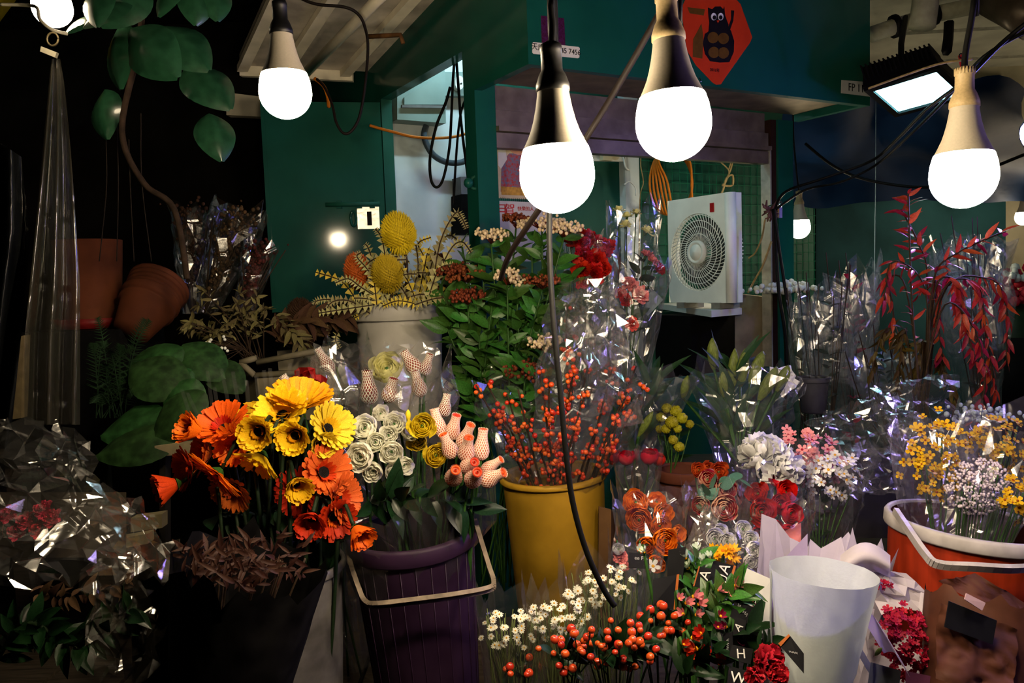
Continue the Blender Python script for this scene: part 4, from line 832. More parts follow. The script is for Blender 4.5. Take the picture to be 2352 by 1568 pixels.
net_at(NB2, (1027, 904), (1018, 958), 1.70, 0, 34, 'rosebud in a loose white net standing above the pink netted buds', None, inb(60))
mb = MB(); pl = thing('ranunculus_foliage', 'dark green foliage and clear film under the white ranunculus', 'foliage', pcen)
leaves(pl, LFD, PP([(830, 1160, 1.62), (880, 1150, 1.58), (940, 1140, 1.57), (1040, 1150, 1.57), (1080, 1170, 1.6)]), 44, .07, 3, 1.0, .1)
sleeve(pl, pbase + pb_up * .2, pcen + pb_up * .07, .06, .15, CEL, 16, 4, .15, .2, 4, 'clear_film', a0=pi * .9, a1=pi * 2.2)
# netted blooms behind, in crumpled cellophane -------------------------------------
zb_ = onplat(880, 2.05)
nbk = [((728, 800), (764, 856), 1.95, 34), ((648, 862), (680, 905), 1.85, 36), ((843, 850), (850, 930), 1.82, 46), ((905, 868), (890, 925), 1.86, 44), ((926, 806), (962, 858), 1.98, 44), ((988, 812), (972, 862), 1.98, 34), ((952, 850), (968, 912), 1.94, 40)]
for i, (tp_, bs, d, w) in enumerate(nbk): net_at(NB2 if i in (0, 2, 4, 5) else NB3, tp_, bs, d, .01, w, 'red green bloom in a white net behind the white ranunculus', 'netted blooms in cellophane', onplat(800 + 30 * i, 2.0), 'netted_bloom')
r = thing('cellophane_bundle', 'crumpled clear cellophane glinting around the netted blooms', 'cellophane', onplat(860, 2.0))
sleeve(r, onplat(860, 2.0), P(885, 830, 1.93), .05, S(165, 1.93), CELH, 24, 9, .13, .10, 12, 'wrap')
crumple(r, PP([(742, 770, 1.86), (860, 800, 1.80), (860, 945, 1.78), (750, 930, 1.82)]), 10, 9, .012, CELS, 13)
crumple(r, PP([(880, 790, 1.84), (1010, 780, 1.86), (1000, 930, 1.84), (880, 920, 1.80)]), 9, 9, .008, CEL, 14)
part(r, 'pale_bloom', ranunc('pale_bloom', CRM, seed=9), m=fz(P(890, 850, 1.97), D(0, .5, .8), S(80, 1.97) / 2))
r = thing('red_gauze_wrap', 'crumpled red gauze poking out beside the yellow gerberas', 'gauze', P(705, 905, 1.75))
REDG = mat('red_gauze', (.34, .02, .015), .6, .3, 30, trans=.45)
def gz(u, v):
    return P(662 + 92 * u, (885 - 45 * sin(pi * u ** .7)) + (905 - 860 + 20 * u) * v, 1.75 - .05 * sin(pi * u) * (1 - v)) + V((RND.gauss(0, .004), RND.gauss(0, .006), RND.gauss(0, .003)))
part(r, 'gauze_sheet', MB().grid(gz, 10, 6, tri=True), REDG, smooth=False)
# ---------------------------------------------------------------- grey bucket and gerberas
GALV = mat('grey_zinc', (.20, .19, .18), .55, .35, 18, metal=.3, bump=.06)
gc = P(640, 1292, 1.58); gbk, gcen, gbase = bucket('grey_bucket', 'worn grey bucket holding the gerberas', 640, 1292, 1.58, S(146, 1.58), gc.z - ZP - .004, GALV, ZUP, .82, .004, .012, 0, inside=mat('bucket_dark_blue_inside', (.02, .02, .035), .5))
def ing(k, r=.05): return gbase + V((r * cos(k * 2.4), r * sin(k * 2.4), .05))
G = {}
for key, m_, tp_ in (('y', YEL, YELG), ('g', YELG, YEL), ('l', LEM, YEL), ('o', ORA, ORR), ('r', ORR, ORA), ('d', TERR, ORR)):
    G[key] = {e: gerb(ord(key) % 50 + e, e, m_, tp_, e2) for e, e2 in ((8, 2), (38, 30), (58, 62))}
gl = [('o', 58, 455, 990, 98, 1.58, (-.55, .35, .7), 'cupped orange gerbera facing the broad green leaves'), ('o', 38, 516, 985, 118, 1.60, (-.1, .6, .6), 'bright orange gerbera between the cupped one and the yellow ones'), ('y', 8, 622, 948, 150, 1.66, (-.1, .95, .25), 'flat yellow gerbera seen edge on, highest of the bunch'), ('g', 38, 690, 930, 140, 1.66, (.15, .9, .4), 'golden yellow gerbera turned up below the red gauze'), ('y', 58, 596, 990, 112, 1.53, (.0, -.05, 1), 'deep yellow cupped gerbera with a black disc beside the orange ones'), ('y', 58, 680, 998, 108, 1.52, (.05, -.12, 1), 'deep yellow cupped gerbera with a black disc beside the lemon ones'), ('l', 38, 752, 985, 110, 1.58, (.65, .4, .6), 'pale lemon gerbera next to the white ranunculus'), ('l', 58, 735, 1015, 84, 1.56, (.5, -.1, .8), 'small lemon gerbera tucked under the larger lemon one'), ('o', 8, 497, 1088, 122, 1.54, (-.45, -.55, .35), 'flat orange gerbera drooping edge on over the dried leaves'), ('r', 58, 402, 1112, 104, 1.56, (-.7, -.2, .5), 'dark red gerbera furthest from the purple bucket'), ('y', 58, 680, 1108, 92, 1.48, (.45, -.35, .8), 'small yellow gerbera cup hanging below the other yellow ones'), ('d', 38, 742, 1085, 118, 1.55, (.5, .3, .6), 'ruffled terracotta gerbera between yellow cup and white ranunculus'), ('r', 58, 716, 1188, 100, 1.47, (.1, -.35, .95), 'red orange gerbera with a black disc facing out above the grey rim'), ('o', 58, 818, 1215, 92, 1.48, (.6, -.55, .6), 'orange gerbera drooping over the edge of the purple bucket'), ('d', 38, 775, 1145, 110, 1.54, (.8, .1, .4), 'terracotta gerbera turned toward the purple bucket'), ('y', 38, 600, 1048, 110, 1.56, (-.35, -.7, .4), 'yellow gerbera turned down showing its petal backs'), ('o', 38, 545, 1020, 96, 1.57, (-.3, .1, .8), 'orange gerbera half hidden behind the yellow cups'), ('d', 38, 480, 1040, 104, 1.60, (-.6, .1, .5), 'brownish orange gerbera below the cupped orange one'), ('r', 38, 440, 1075, 96, 1.6, (-.6, .0, .6), 'dull red gerbera behind the drooping orange one'), ('d', 38, 540, 1120, 100, 1.62, (-.2, -.4, .7), 'shaded terracotta gerbera above the dried leaves'), ('y', 38, 650, 955, 120, 1.62, (-.1, .5, .8), 'full yellow gerbera above the two black centred cups'), ('r', 38, 765, 1185, 96, 1.52, (.5, -.2, .7), 'red gerbera behind the one drooping over the purple bucket'), ('r', 8, 690, 1130, 100, 1.6, (.2, .0, .9), 'shaded red gerbera behind the small yellow cup')]
for i, (c, e, px, py, w, d, dr, lab) in enumerate(gl): flower('gerbera', lab, 'flower', G[c][e], px, py, w * 1.2, d, dr, ing(i), 'gerberas in the grey bucket', .004, STEMD)
gf = thing('gerbera_foliage', 'dark foliage filling the grey bucket below the gerberas', 'foliage', gcen); leaves(gf, LFD, PP([(470, 1190, 1.68), (560, 1180, 1.66), (680, 1170, 1.64), (770, 1230, 1.62)]), 60, .07, 77, 1.0, .2)
r = thing('gerbera_cups', 'stiff clear plastic strips standing up behind the gerberas', 'plastic sleeve', P(600, 960, 1.7)); r.name = 'clear_plastic_collar'
for i in range(17):
    px = 440 + i * 21 + RND.uniform(-6, 6); y0 = 960 - 50 * sin(pi * i / 16); l_ = RND.uniform(40, 90); sl = (i - 9) * 3.2 + RND.uniform(-10, 10)
    q = PP([(px, y0 + 20, 1.66), (px + 9, y0 + 20, 1.66), (px + 9 + sl, y0 - l_, 1.68), (px + sl, y0 - l_, 1.68)]); part(r, 'plastic_strip', MB().add(q, [(0, 1, 2, 3)]), CELH, smooth=False)
# ---------------------------------------------------------------- black paper bouquet of dried leaves
BLKP = mat('black_wrapping_paper', (.008, .007, .007), .85, .3, 20, spec=.03)
r = thing('black_paper_bouquet', 'dried red brown leaves wrapped in a black paper cone', 'bouquet', P(470, 1568, 1.30))
B_ = onplat(470, 1.36); T_ = P(576, 1296, 1.30)
sleeve(r, B_, T_, .05, S(172, 1.30), BLKP, 40, 10, .02, .06, 3, 'paper_cone', .9, smooth_=True)
sleeve(r, onplat(400, 1.4), P(425, 1330, 1.42), .06, S(110, 1.42), BLKP, 28, 8, .03, .10, 5, 'paper_fold', .9, smooth_=True)
rr = random.Random(3)
for k in range(230):
    a = rr.uniform(0, 6.28); q = sqrt(rr.random()); p = T_ + RT * (q * cos(a) * S(150, 1.3)) - FW * (q * sin(a) * S(125, 1.3)) + UP * rr.uniform(-.03, .035)
    if q * cos(a) > .55 and sin(a) < 0: continue
    part(r, 'dried_leaf', LFB, m=fx(p, D(rr.gauss(0, .7), rr.uniform(.1, 1), rr.gauss(.3, .5)), D(rr.gauss(0, .5), .5, 1), rr.uniform(.020, .040)))
for k in range(14): stem(r, T_ + RT * rr.uniform(-.08, .08) - FW * rr.uniform(-.05, .05), B_ + V((0, 0, .1)), .0018, TWIG, 'twig')
# ---------------------------------------------------------------- yellow bucket with ilex
YBK = mat('mustard_plastic', (.38, .25, .035), .5, .25, 7, bump=.04)
yup = (ZUP - RT * .04 - FW * .0).normalized(); yc = P(1270, 1086, 2.1)
ybk, ycen, ybase = bucket('mustard_bucket', 'tall mustard yellow bucket holding the red berry branches', 1270, 1086, 2.1, S(118, 2.1), (yc.z - ZP) / yup.z - .004, YBK, yup, .84, .007, .010)
il = [((1094, 885), -.1), ((1112, 868), -.05), ((1165, 905), -.1), ((1190, 895), -.12), ((1238, 845), -.05), ((1262, 870), -.15), ((1328, 772), -.05), ((1318, 850), -.14), ((1352, 830), .06), ((1388, 915), -.16), ((1440, 900), -.1), ((1482, 880), -.04), ((1462, 840), .05), ((1420, 960), -.15), ((1300, 700), .05), ((1210, 960), -.15), ((1140, 940), -.08), ((1250, 930), -.18), ((1345, 900), -.17), ((1405, 850), .0), ((1370, 980), -.18), ((1290, 930), -.2)]
rr = random.Random(8)
for i, ((tx, ty), dd) in enumerate(il):
    tip = P(tx, ty, 2.08 + dd); bs = ybase + V(((tx - 1280) * .00012, 0, .30)); t = thing('berry_branch', 'bare branch set with small red orange berries in the mustard bucket', 'branch', bs, 'red berry branches')
    mid = tip.lerp(bs, .5) + V((rr.gauss(0, .012), rr.gauss(0, .012), 0)); pts = smooth([bs, mid, tip], 8)
    part(t, 'twig', MB().tube(pts, [.0036 - .0014 * k / len(pts) for k in range(len(pts))], 6), TWIG)
    if i in (3, 9): continue_n = 6
    else: continue_n = 28
    for k in range(continue_n):
        f = rr.uniform(.38, .97); f = .38 + .59 * (round((f - .38) * 5) / 3.1 + rr.gauss(0, .035)) if rr.random() < .7 else f; f = min(.985, max(.35, f))
        j = min(int(f * (len(pts) - 1)), len(pts) - 2); p = pts[j].lerp(pts[j + 1], f * (len(pts) - 1) - j)
        o = V((rr.gauss(0, 1), rr.gauss(0, 1), rr.gauss(0, .8))).normalized() * rr.uniform(.006, .015); part(t, 'berry', BERRY, m=MX.Translation(p + o) @ MX.Scale(rr.uniform(.0052, .0070), 4))
r = thing('cellophane_hood', 'big crumpled clear cellophane standing over the red berry branches', 'cellophane', ycen)
sleeve(r, ycen - yup * .03, P(1352, 735, 2.06), .08, S(92, 2.06), CELH, 22, 12, .14, .06, 21, 'hood', .6)
crumple(r, PP([(1290, 670, 1.96), (1425, 650, 1.98), (1450, 850, 1.93), (1300, 830, 1.92)]), 12, 10, .013, CELS, 22)
crumple(r, PP([(1285, 640, 2.02), (1400, 640, 2.04), (1440, 760, 1.97), (1290, 780, 1.96)]), 9, 9, .014, CELS, 27)
crumple(r, PP([(1320, 760, 1.90), (1440, 780, 1.92), (1470, 900, 1.95), (1370, 960, 1.90)]), 9, 8, .012, CELS, 23)
sleeve(r, ycen - yup * .05, P(1285, 900, 2.06), .11, S(205, 2.06), CEL, 26, 7, .07, .12, 24, 'sleeve', 1.0)
# ---------------------------------------------------------------- viburnum
VIBP = pet('viburnum_cream_bud', (.80, .68, .50), .15); VIBB = pet('viburnum_rust_bud', (.30, .10, .04), .4)
def cluster(t, p, up, r_, m, n, seed, name='bud_cluster', size=.0045):
    rr = random.Random(seed); mb = MB(); ms = MB(); 
    for k in range(n):
        a = rr.uniform(0, 6.28); q = sqrt(rr.random()) * r_; o = up.orthogonal().normalized(); e = MX.Rotation(a, 3, up) @ o; c = p + up * (.035 + rr.gauss(0, .006) - q * q * 2.5) + e * q; mb.ball(c, size * rr.uniform(.7, 1.25), 5, 4)
        if k % 5 == 0: ms.tube([p, p + up * .018 + e * q * .5, c], .0011, 4)
    o_ = part(t, name, mb, m); o_['kind'] = 'stuff'; sub(o_, 'stalk', ms, STEMR, m=None)
vb = onplat(1165, 2.35); vlab = ['viburnum branch with a cream bud cluster in front of the corner post', 'viburnum branch with rust buds in front of the calendar page', 'viburnum branch with the widest cream cluster under the bulb', 'viburnum branch with cream buds beside the red carnations', 'viburnum branch with rust buds below the dark wall box', 'viburnum branch with rust buds touching the brown banksia', 'viburnum branch with a small cream cluster amid its leaves', 'viburnum branch with sparse cream buds beside the hanging flex', 'viburnum branch with rust buds beside the hanging flex', 'low viburnum branch with cream buds above the berry branches', 'viburnum branch with rust buds above the netted blooms', 'lowest viburnum branch with rust buds behind the berry branches']
vl = [((1128, 560), 2.36, VIBP, 46, 30), ((1185, 525), 2.42, VIBB, 40, 40), ((1245, 530), 2.34, VIBP, 70, 60), ((1295, 545), 2.3, VIBP, 50, 44), ((1075, 650), 2.42, VIBB, 55, 50), ((1045, 640), 2.45, VIBB, 50, 50), ((1165, 655), 2.30, VIBP, 34, 24), ((1190, 670), 2.32, VIBP, 30, 16), ((1245, 665), 2.3, VIBB, 50, 36), ((1255, 810), 2.22, VIBP, 50, 34), ((1075, 700), 2.36, VIBB, 50, 44), ((1205, 870), 2.25, VIBB, 60, 30)]
for i, ((tx, ty), d, m_, w, n) in enumerate(vl):
    tip = P(tx, ty, d); bs = vb + V((RND.uniform(-.08, .08), RND.uniform(-.05, .05), .1)); t = thing('viburnum_branch', vlab[i], 'branch', bs, 'budded viburnum branches')
    pts = [bs, bs.lerp(tip, .6) + V((RND.gauss(0, .02), 0, 0)), tip]; part(t, 'twig', MB().tube(smooth(pts, 6), .003, 6), STEM)
    up = ((tip - bs).normalized() * .6 + ZUP * .5 - FW * .25 + RT * RND.gauss(0, .15)).normalized(); cluster(t, tip, up, S(w * .85, d), m_, int(n * 1.9) + 14, i, size=.0054)
    leaves(t, LF, pts, 20, .08, i + 50, 1.0, .05, start=.4)
for i, (tx, ty, d) in enumerate(((1008, 650, 2.45), (1050, 715, 2.4), (1108, 610, 2.4), (1160, 575, 2.4), (1222, 570, 2.38), (1285, 590, 2.36), (1312, 630, 2.36), (1130, 700, 2.34), (1015, 725, 2.42), (1232, 640, 2.34), (1190, 740, 2.3), (1100, 770, 2.34), (1280, 690, 2.34), (1060, 560, 2.5))):
    tip = P(tx, ty, d); bs = vb + V((RND.uniform(-.08, .08), RND.uniform(-.05, .05), .1)); t = thing('viburnum_branch', 'leafy viburnum branch without buds between the banksias and the hanging flex', 'branch', bs, 'plain viburnum branches')
    pts = [bs, bs.lerp(tip, .6) + V((RND.gauss(0, .02), 0, 0)), tip]; part(t, 'twig', MB().tube(smooth(pts, 6), .003, 6), STEM); leaves(t, LF, pts, 22, .08, i + 500, 1.0, -.05, start=.5)
# ---------------------------------------------------------------- banksias in the white bucket
WBK = mat('dull_white_plastic', (.42, .41, .38), .5, .15, 10, bump=.03); BNY = mat('banksia_yellow', (.62, .50, .03), .7, .3, 30); BNO = mat('banksia_olive', (.46, .36, .03), .7, .35, 30); BNR = mat('banksia_rust', (.48, .15, .03), .7, .4, 30)
wc = P(915, 695, 2.62); wbk, wcen, wbase = bucket('white_bucket', 'dull white lidless pail holding the banksias', 915, 695, 2.62, S(100, 2.62), wc.z - .985, WBK, ZUP, .88, .012, .05)
part(wbk, 'second_ring', MB().lathe([(S(100, 2.62), wc.z - wbase.z - .008), (S(107, 2.62), wc.z - wbase.z - .012), (S(107, 2.62), wc.z - wbase.z + .006), (S(98, 2.62), wc.z - wbase.z + .008)], 40, fz(wbase, ZUP)), WBK)
bz = [(917, 540, 78, 2.52, (-.25, .95, .25), BNY, 'bright yellow banksia spike standing above the others', 1.3), (890, 632, 70, 2.46, (-.1, .8, .5), BNO, 'olive yellow banksia spike in front of the white pail rim', 1.35), (824, 628, 62, 2.55, (-.25, .95, .1), BNR, 'rust orange banksia spike beside the green door', 1.5), (1000, 632, 84, 2.66, (.3, .8, .2), mat('banksia_brown', (.16, .05, .015), .8, .4, 30), 'dark brown dried banksia spike behind the viburnum leaves', 1.1)]
for i, (px, py, w, d, dr, m_, lab, hz) in enumerate(bz): flower('banksia', lab, 'flower', [('flower_spike', banksia_head(m_, i, hz))], px, py, w, d, dr, wbase + V((.03 * cos(i * 2), .03 * sin(i * 2), .05)), None, .006, TWIG)
SAW = mat('saw_leaf_sage', (.36, .34, .18), .5, .35, 40, obj=.25); SAWY = mat('saw_leaf_yellow', (.58, .48, .10), .5, .25, 40)
sl_ = [[(835, 720), (790, 650), (725, 625)], [(840, 720), (770, 690), (730, 690), (722, 700)], [(850, 720), (800, 690), (755, 700), (745, 760)], [(870, 720), (835, 640), (850, 600), (905, 583), (935, 585)], [(850, 730), (840, 680), (870, 610), (880, 595)], [(860, 700), (830, 640), (800, 610)], [(900, 700), (880, 560), (862, 525)], [(880, 690), (850, 580), (838, 560)], [(960, 690), (975, 600), (960, 560), (990, 545)], [(970, 690), (1000, 580), (1030, 540), (1060, 560)], [(980, 690), (1030, 580), (1060, 555), (1082, 580)], [(990, 690), (1010, 560), (1045, 490), (1060, 500), (1072, 525)], [(960, 690), (985, 570), (990, 625)], [(940, 690), (960, 620), (955, 560)], [(900, 710), (850, 700), (822, 715)], [(900, 705), (900, 740), (924, 765)], [(880, 700), (870, 720), (868, 715)], [(940, 700), (950, 760), (970, 780)], [(870, 700), (820, 720), (772, 770), (780, 800)], [(845, 715), (800, 720), (760, 740), (750, 770)], [(1000, 690), (1040, 640), (1020, 600)], [(990, 700), (1040, 680), (1080, 690)], [(880, 690), (830, 660), (800, 640), (770, 650)], [(890, 690), (845, 620), (820, 590), (830, 580)], [(930, 690), (935, 640), (918, 615), (940, 600)]]
rr = random.Random(17)
for k in range(26):
    a = rr.uniform(.15, 2.6) if k % 3 else rr.uniform(2.6, 3.4); L_ = rr.uniform(70, 135); x0, y0 = 915 + rr.uniform(-60, 70), 700; sl_.append([(x0, y0), (x0 + L_ * .55 * cos(a), y0 - L_ * .75 * sin(a)), (x0 + L_ * 1.05 * cos(a) + 10, y0 - L_ * .95 * sin(a) + rr.uniform(0, 15))])
for i, pts in enumerate(sl_):
    d = 2.5 + RND.uniform(-.06, .1); pp = PP(pts, d); t = thing('saw_leaf_sprig', 'zigzag saw toothed grey green leaf sprig in the white pail' if i % 4 else 'zigzag saw toothed yellow leaf sprig in the white pail', 'leaf', pp[0], 'sage saw leaves' if i % 4 else 'yellow saw leaves')
    part(t, 'leaf_teeth', sawleaf(MB(), pp, .021), SAW if i % 4 else SAWY, smooth=False); part(t, 'midrib', MB().tube(smooth(pp, 4), .0022, 5), TWIG)
# ---------------------------------------------------------------- carnation sleeves beside the fan
CR = carn('bloom', RED, 1); CP = carn('bloom', PNK, 2); CC = carn('bloom', CRM, 3); CO = carn('bloom', CORAL, 4); CRS = carn('bloom', ROSE, 5)
def bunch(name, label, base, items, sl=None, cat='bouquet', nm='bloom', sm=None):
    t = thing(name, label, cat, base)
    for me, px, py, w, d, dr in items: bloom(t, me, px, py, w, d, dr, nm, V(base) + V((RND.gauss(0, .01), RND.gauss(0, .01), .02)), .002, sm=sm)
    return t
fu = (0, .6, .7)
b = onz(1330, 900, ZP) if 0 else P(1345, 930, 2.55)
t = bunch('red_carnation_bouquet', 'dark red and pink carnations in a clear sleeve behind the viburnum', b, [(CR, 1329, 530, 33, 2.5, fu), (CR, 1352, 544, 39, 2.5, fu), (CR, 1314, 556, 44, 2.48, fu), (CR, 1342, 560, 39, 2.46, fu), (CR, 1340, 590, 57, 2.44, (0, .2, 1)), (CR, 1366, 596, 57, 2.44, (.1, .1, 1)), (CR, 1336, 622, 59, 2.42, (0, 0, 1)), (CR, 1362, 630, 59, 2.42, (0, 0, 1)), (CR, 1384, 616, 46, 2.44, (.3, 0, 1)), (CRS, 1372, 556, 41, 2.5, fu), (CRS, 1393, 566, 44, 2.5, fu), (CRS, 1386, 584, 44, 2.48, fu), (CRS, 1340, 645, 39, 2.44, (0, -.2, 1))])
sleeve(t, b, P(1352, 545, 2.5), .03, S(58, 2.5), CELV, 24, 10, .08, .10, 31)
b = P(1440, 900, 2.55)
t = bunch('cream_carnation_bouquet', 'pale cream carnations on tall stems in a clear sleeve', b, [(CC, 1422, 482, 26, 2.6, (0, 1, .3)), (CC, 1440, 496, 26, 2.58, (0, 1, .3)), (CC, 1462, 489, 26, 2.6, (.1, 1, .3)), (CC, 1437, 516, 28, 2.56, (0, .8, .5)), (CC, 1485, 530, 32, 2.56, (.4, .8, .4))])
sleeve(t, b, P(1455, 480, 2.58), .03, S(66, 2.58), CEL, 22, 9, .07, .08, 32)
b = P(1430, 980, 2.4)
t = bunch('pink_carnation_bouquet', 'pink and coral carnations leaning in cellophane beside the fan', b, [(CP, 1484, 585, 30, 2.45, (.3, .8, .4)), (CP, 1498, 598, 32, 2.44, (.5, .6, .5)), (CR, 1512, 618, 36, 2.46, (.6, .4, .5)), (CP, 1446, 652, 42, 2.38, (0, .5, .9)), (CP, 1470, 678, 46, 2.36, (.3, .2, .9)), (CP, 1458, 664, 36, 2.38, (.1, .4, .9)), (CR, 1438, 690, 34, 2.4, (0, .1, .9)), (CO, 1452, 742, 34, 2.36, (.2, 0, .9)), (CRS, 1426, 676, 32, 2.42, (-.2, .3, .8))])
sleeve(t, b, P(1478, 590, 2.42), .03, S(70, 2.42), CELV, 26, 10, .09, .12, 33)
leaves(t, LFD, PP([(1440, 800, 2.42), (1450, 700, 2.42), (1480, 600, 2.44)]), 18, .06, 8, .8, .1)
part(t, 'white_card', MB().slab(PP([(1462, 700, 2.5), (1500, 664, 2.5), (1524, 688, 2.5), (1488, 725, 2.5)]), V((0, .003, 0))), mat('pale_card', (.30, .38, .38), .6, .05), smooth=False)
# ---------------------------------------------------------------- lilies, button chrysanthemums
BUDL = mat('lily_bud_green', (.17, .21, .06), .45, .35, 14, stretch=(1, 1, .3), trans=.15); LB = ridged('bud', BUDL, 3, 2.0, .42); TUL = leafm('leaf', mat('strap_leaf', (.03, .085, .035), .6, .35, 12, stretch=(1, 8, 1), trans=.15), .18, .25, .2)
b = P(1700, 1110, 2.05)
t = thing('lily_bouquet', 'closed green lily buds with long leaves in clear cellophane', 'bouquet', b)
for tp_, bs, d, w in (((1636, 776), (1640, 850), 2.2, 30), ((1688, 800), (1680, 900), 2.22, 30), ((1712, 800), (1700, 890), 2.2, 30), ((1753, 806), (1722, 880), 2.18, 32), ((1785, 842), (1742, 920), 2.1, 34), ((1812, 838), (1782, 900), 2.12, 30), ((1660, 850), (1665, 915), 2.15, 26), ((1580, 862), (1568, 915), 2.2, 24)):
    a = P(*bs, d); e = P(*tp_, d - .01); part(t, 'bud', LB, m=fz(a, e - a, (S(w, d), S(w, d), (e - a).length / 2.0))); stem(t, a + (e - a) * .05, b + V((0, 0, .05)), .004)
leaves(t, TUL, PP([(1700, 1080, 2.1), (1690, 960, 2.14), (1690, 850, 2.2)]), 26, .17, 4, .75, -.25)
sleeve(t, b, P(1715, 865, 2.15), .04, S(125, 2.15), CELV, 28, 9, .09, .14, 34)
crumple(t, PP([(1762, 850, 2.22), (1812, 835, 2.2), (1838, 880, 2.16), (1800, 915, 2.14)]), 6, 6, .008, PWH, 36, 'white_tissue')
b = P(1540, 1130, 2.08); BM = MB(); BM.ball((0, 0, 0), .9, 12, 9, sc=(1, 1, .85)); rr = random.Random(2)
for k in range(150):
    n_ = V((rr.gauss(0, 1), rr.gauss(0, 1), rr.gauss(0, 1))).normalized(); BM.ball(V((n_.x * .88, n_.y * .88, n_.z * .76)), .12, 4, 3)
BM = BM.mesh('bloom', [pet('button_yellow_green', (.36, .34, .015), .3)])
t = bunch('button_chrysanthemum_bunch', 'small yellow green button chrysanthemums above the red roses', b, [(BM, x, y, w, d, fu) for x, y, w, d in ((1532, 938, 26, 2.1), (1552, 944, 30, 2.08), (1518, 958, 24, 2.12), (1543, 970, 32, 2.05), (1566, 960, 28, 2.06), (1584, 974, 22, 2.08), (1530, 985, 24, 2.06), (1556, 984, 22, 2.05), (1546, 1010, 24, 2.03), (1560, 1026, 26, 2.03), (1515, 985, 20, 2.1))])
leaves(t, LFD, PP([(1545, 1080, 2.1), (1550, 960, 2.12)]), 18, .05, 6, .9, .1)
b = P(1450, 1120, 2.15); t = thing('tulip_bunch', 'tulip leaves and a pale bud in cellophane beside the berry branches', 'bouquet', b)
leaves(t, TUL, PP([(1455, 1080, 2.14), (1475, 960, 2.16), (1500, 880, 2.18)]), 12, .17, 9, .5, -.3)
a = P(1466, 1002, 2.06); e = P(1500, 945, 2.04); part(t, 'bud', LB, m=fz(a, e - a, (S(20, 2.06), S(20, 2.06), (e - a).length / 2))); stem(t, a, b, .004)
sleeve(t, b, P(1520, 850, 2.15), .04, S(80, 2.15), CELV, 24, 9, .08, .12, 35)
# red roses in sleeves
RR = ranunc('bloom', RED, openf=.2, seed=12)
b = P(1465, 1200, 1.98); t = bunch('red_rose_bouquet', 'dark red roses in clear sleeves beside the mustard bucket', b, [(RR, 1438, 1055, 46, 1.98, (0, 1, .5)), (RR, 1490, 1052, 50, 1.97, (0, 1, .5)), (RR, 1512, 1058, 40, 1.99, (.2, 1, .4)), (RR, 1412, 1052, 38, 2.02, (-.2, 1, .4))])
for x, w in ((1438, 30), (1490, 34)): sleeve(t, P(x, 1190, 1.97), P(x, 1030, 1.96), .012, S(w, 1.97), CELV, 16, 6, .06, .12, x)
TERC = mat('terracotta', (.11, .035, .014), .8, .25, 12, bump=.06)
tc_ = P(1570, 1076, 2.0); bucket('terracotta_pot', 'terracotta pot rim between the red roses and ranunculus', 1570, 1076, 2.0, S(60, 2.0), .16, TERC, ZUP, .75, .006, .022, cat='pot')
# ---------------------------------------------------------------- ranunculus bouquets
RO = [ranunc('bloom', pet('ranunculus_orange', (.82, .30, .035)), seed=20 + i) for i in range(2)]; RV = ranunc('bloom', pet('ranunculus_rose', (.62, .06, .08)), pet('ranunculus_cream_edge', (.80, .55, .42)), seed=23); RD = [ranunc('bloom', pet('ranunculus_red', (.62, .022, .012)), seed=24 + i) for i in range(2)]; RW = ranunc('bloom', PWH, seed=27); RT_ = ranunc('bloom', TERR, seed=28)
fc_ = (0, .35, .95)
b = P(1500, 1480, 1.62); t = bunch('orange_ranunculus_bouquet', 'orange ranunculus bouquet in a clear sleeve', b, [(RO[i % 2], x, y, w, d, dr) for i, (x, y, w, d, dr) in enumerate([(1462, 1156, 62, 1.72, (-.3, .5, .8)), (1508, 1156, 44, 1.74, (0, .7, .6)), (1468, 1192, 62, 1.68, (-.2, .1, 1)), (1520, 1180, 50, 1.70, (.3, .3, .9)), (1514, 1206, 52, 1.66, (.1, .1, 1)), (1486, 1250, 46, 1.63, (-.2, .0, 1)), (1525, 1240, 62, 1.62, (.1, .1, 1)), (1552, 1225, 40, 1.66, (.5, .1, .8)), (1505, 1290, 44, 1.62, (0, -.2, 1))])])
sleeve(t, b, P(1495, 1130, 1.72), .03, S(88, 1.72), CELV, 26, 9, .07, .12, 41)
b = P(1650, 1420, 1.68); t = bunch('variegated_ranunculus_bouquet', 'rose and cream edged ranunculus bouquet in a clear sleeve', b, [(RV, 1624, 1102, 46, 1.76, fc_), (RV, 1664, 1126, 52, 1.73, fc_), (RV, 1610, 1160, 44, 1.73, (-.4, .2, .9)), (RV, 1660, 1166, 64, 1.69, (0, .1, 1)), (RT_, 1604, 1080, 38, 1.8, fc_), (RT_, 1650, 1084, 44, 1.8, fc_), (RT_, 1626, 1078, 36, 1.82, fc_)])
leaves(t, leafm('leaf', mat('eucalyptus_leaf', (.10, .20, .17), .5, .2, 20), .7, .1, .05), PP([(1640, 1200, 1.72), (1625, 1130, 1.72), (1700, 1100, 1.74)]), 10, .04, 2, .8, 0)
sleeve(t, b, P(1645, 1120, 1.74), .03, S(80, 1.74), CELV, 26, 9, .07, .14, 42)
crumple(t, PP([(1620, 1160, 1.64), (1665, 1165, 1.62), (1600, 1310, 1.58), (1555, 1270, 1.60)]), 10, 6, .003, film('folded_sleeve_film', haze=.10, hcol=(.75, .62, .55)), 43, 'folded_corner'); crumple(t, PP([(1665, 1165, 1.62), (1680, 1180, 1.62), (1735, 1310, 1.58), (1712, 1310, 1.58)]), 10, 5, .003, CELV, 44, 'folded_edge')
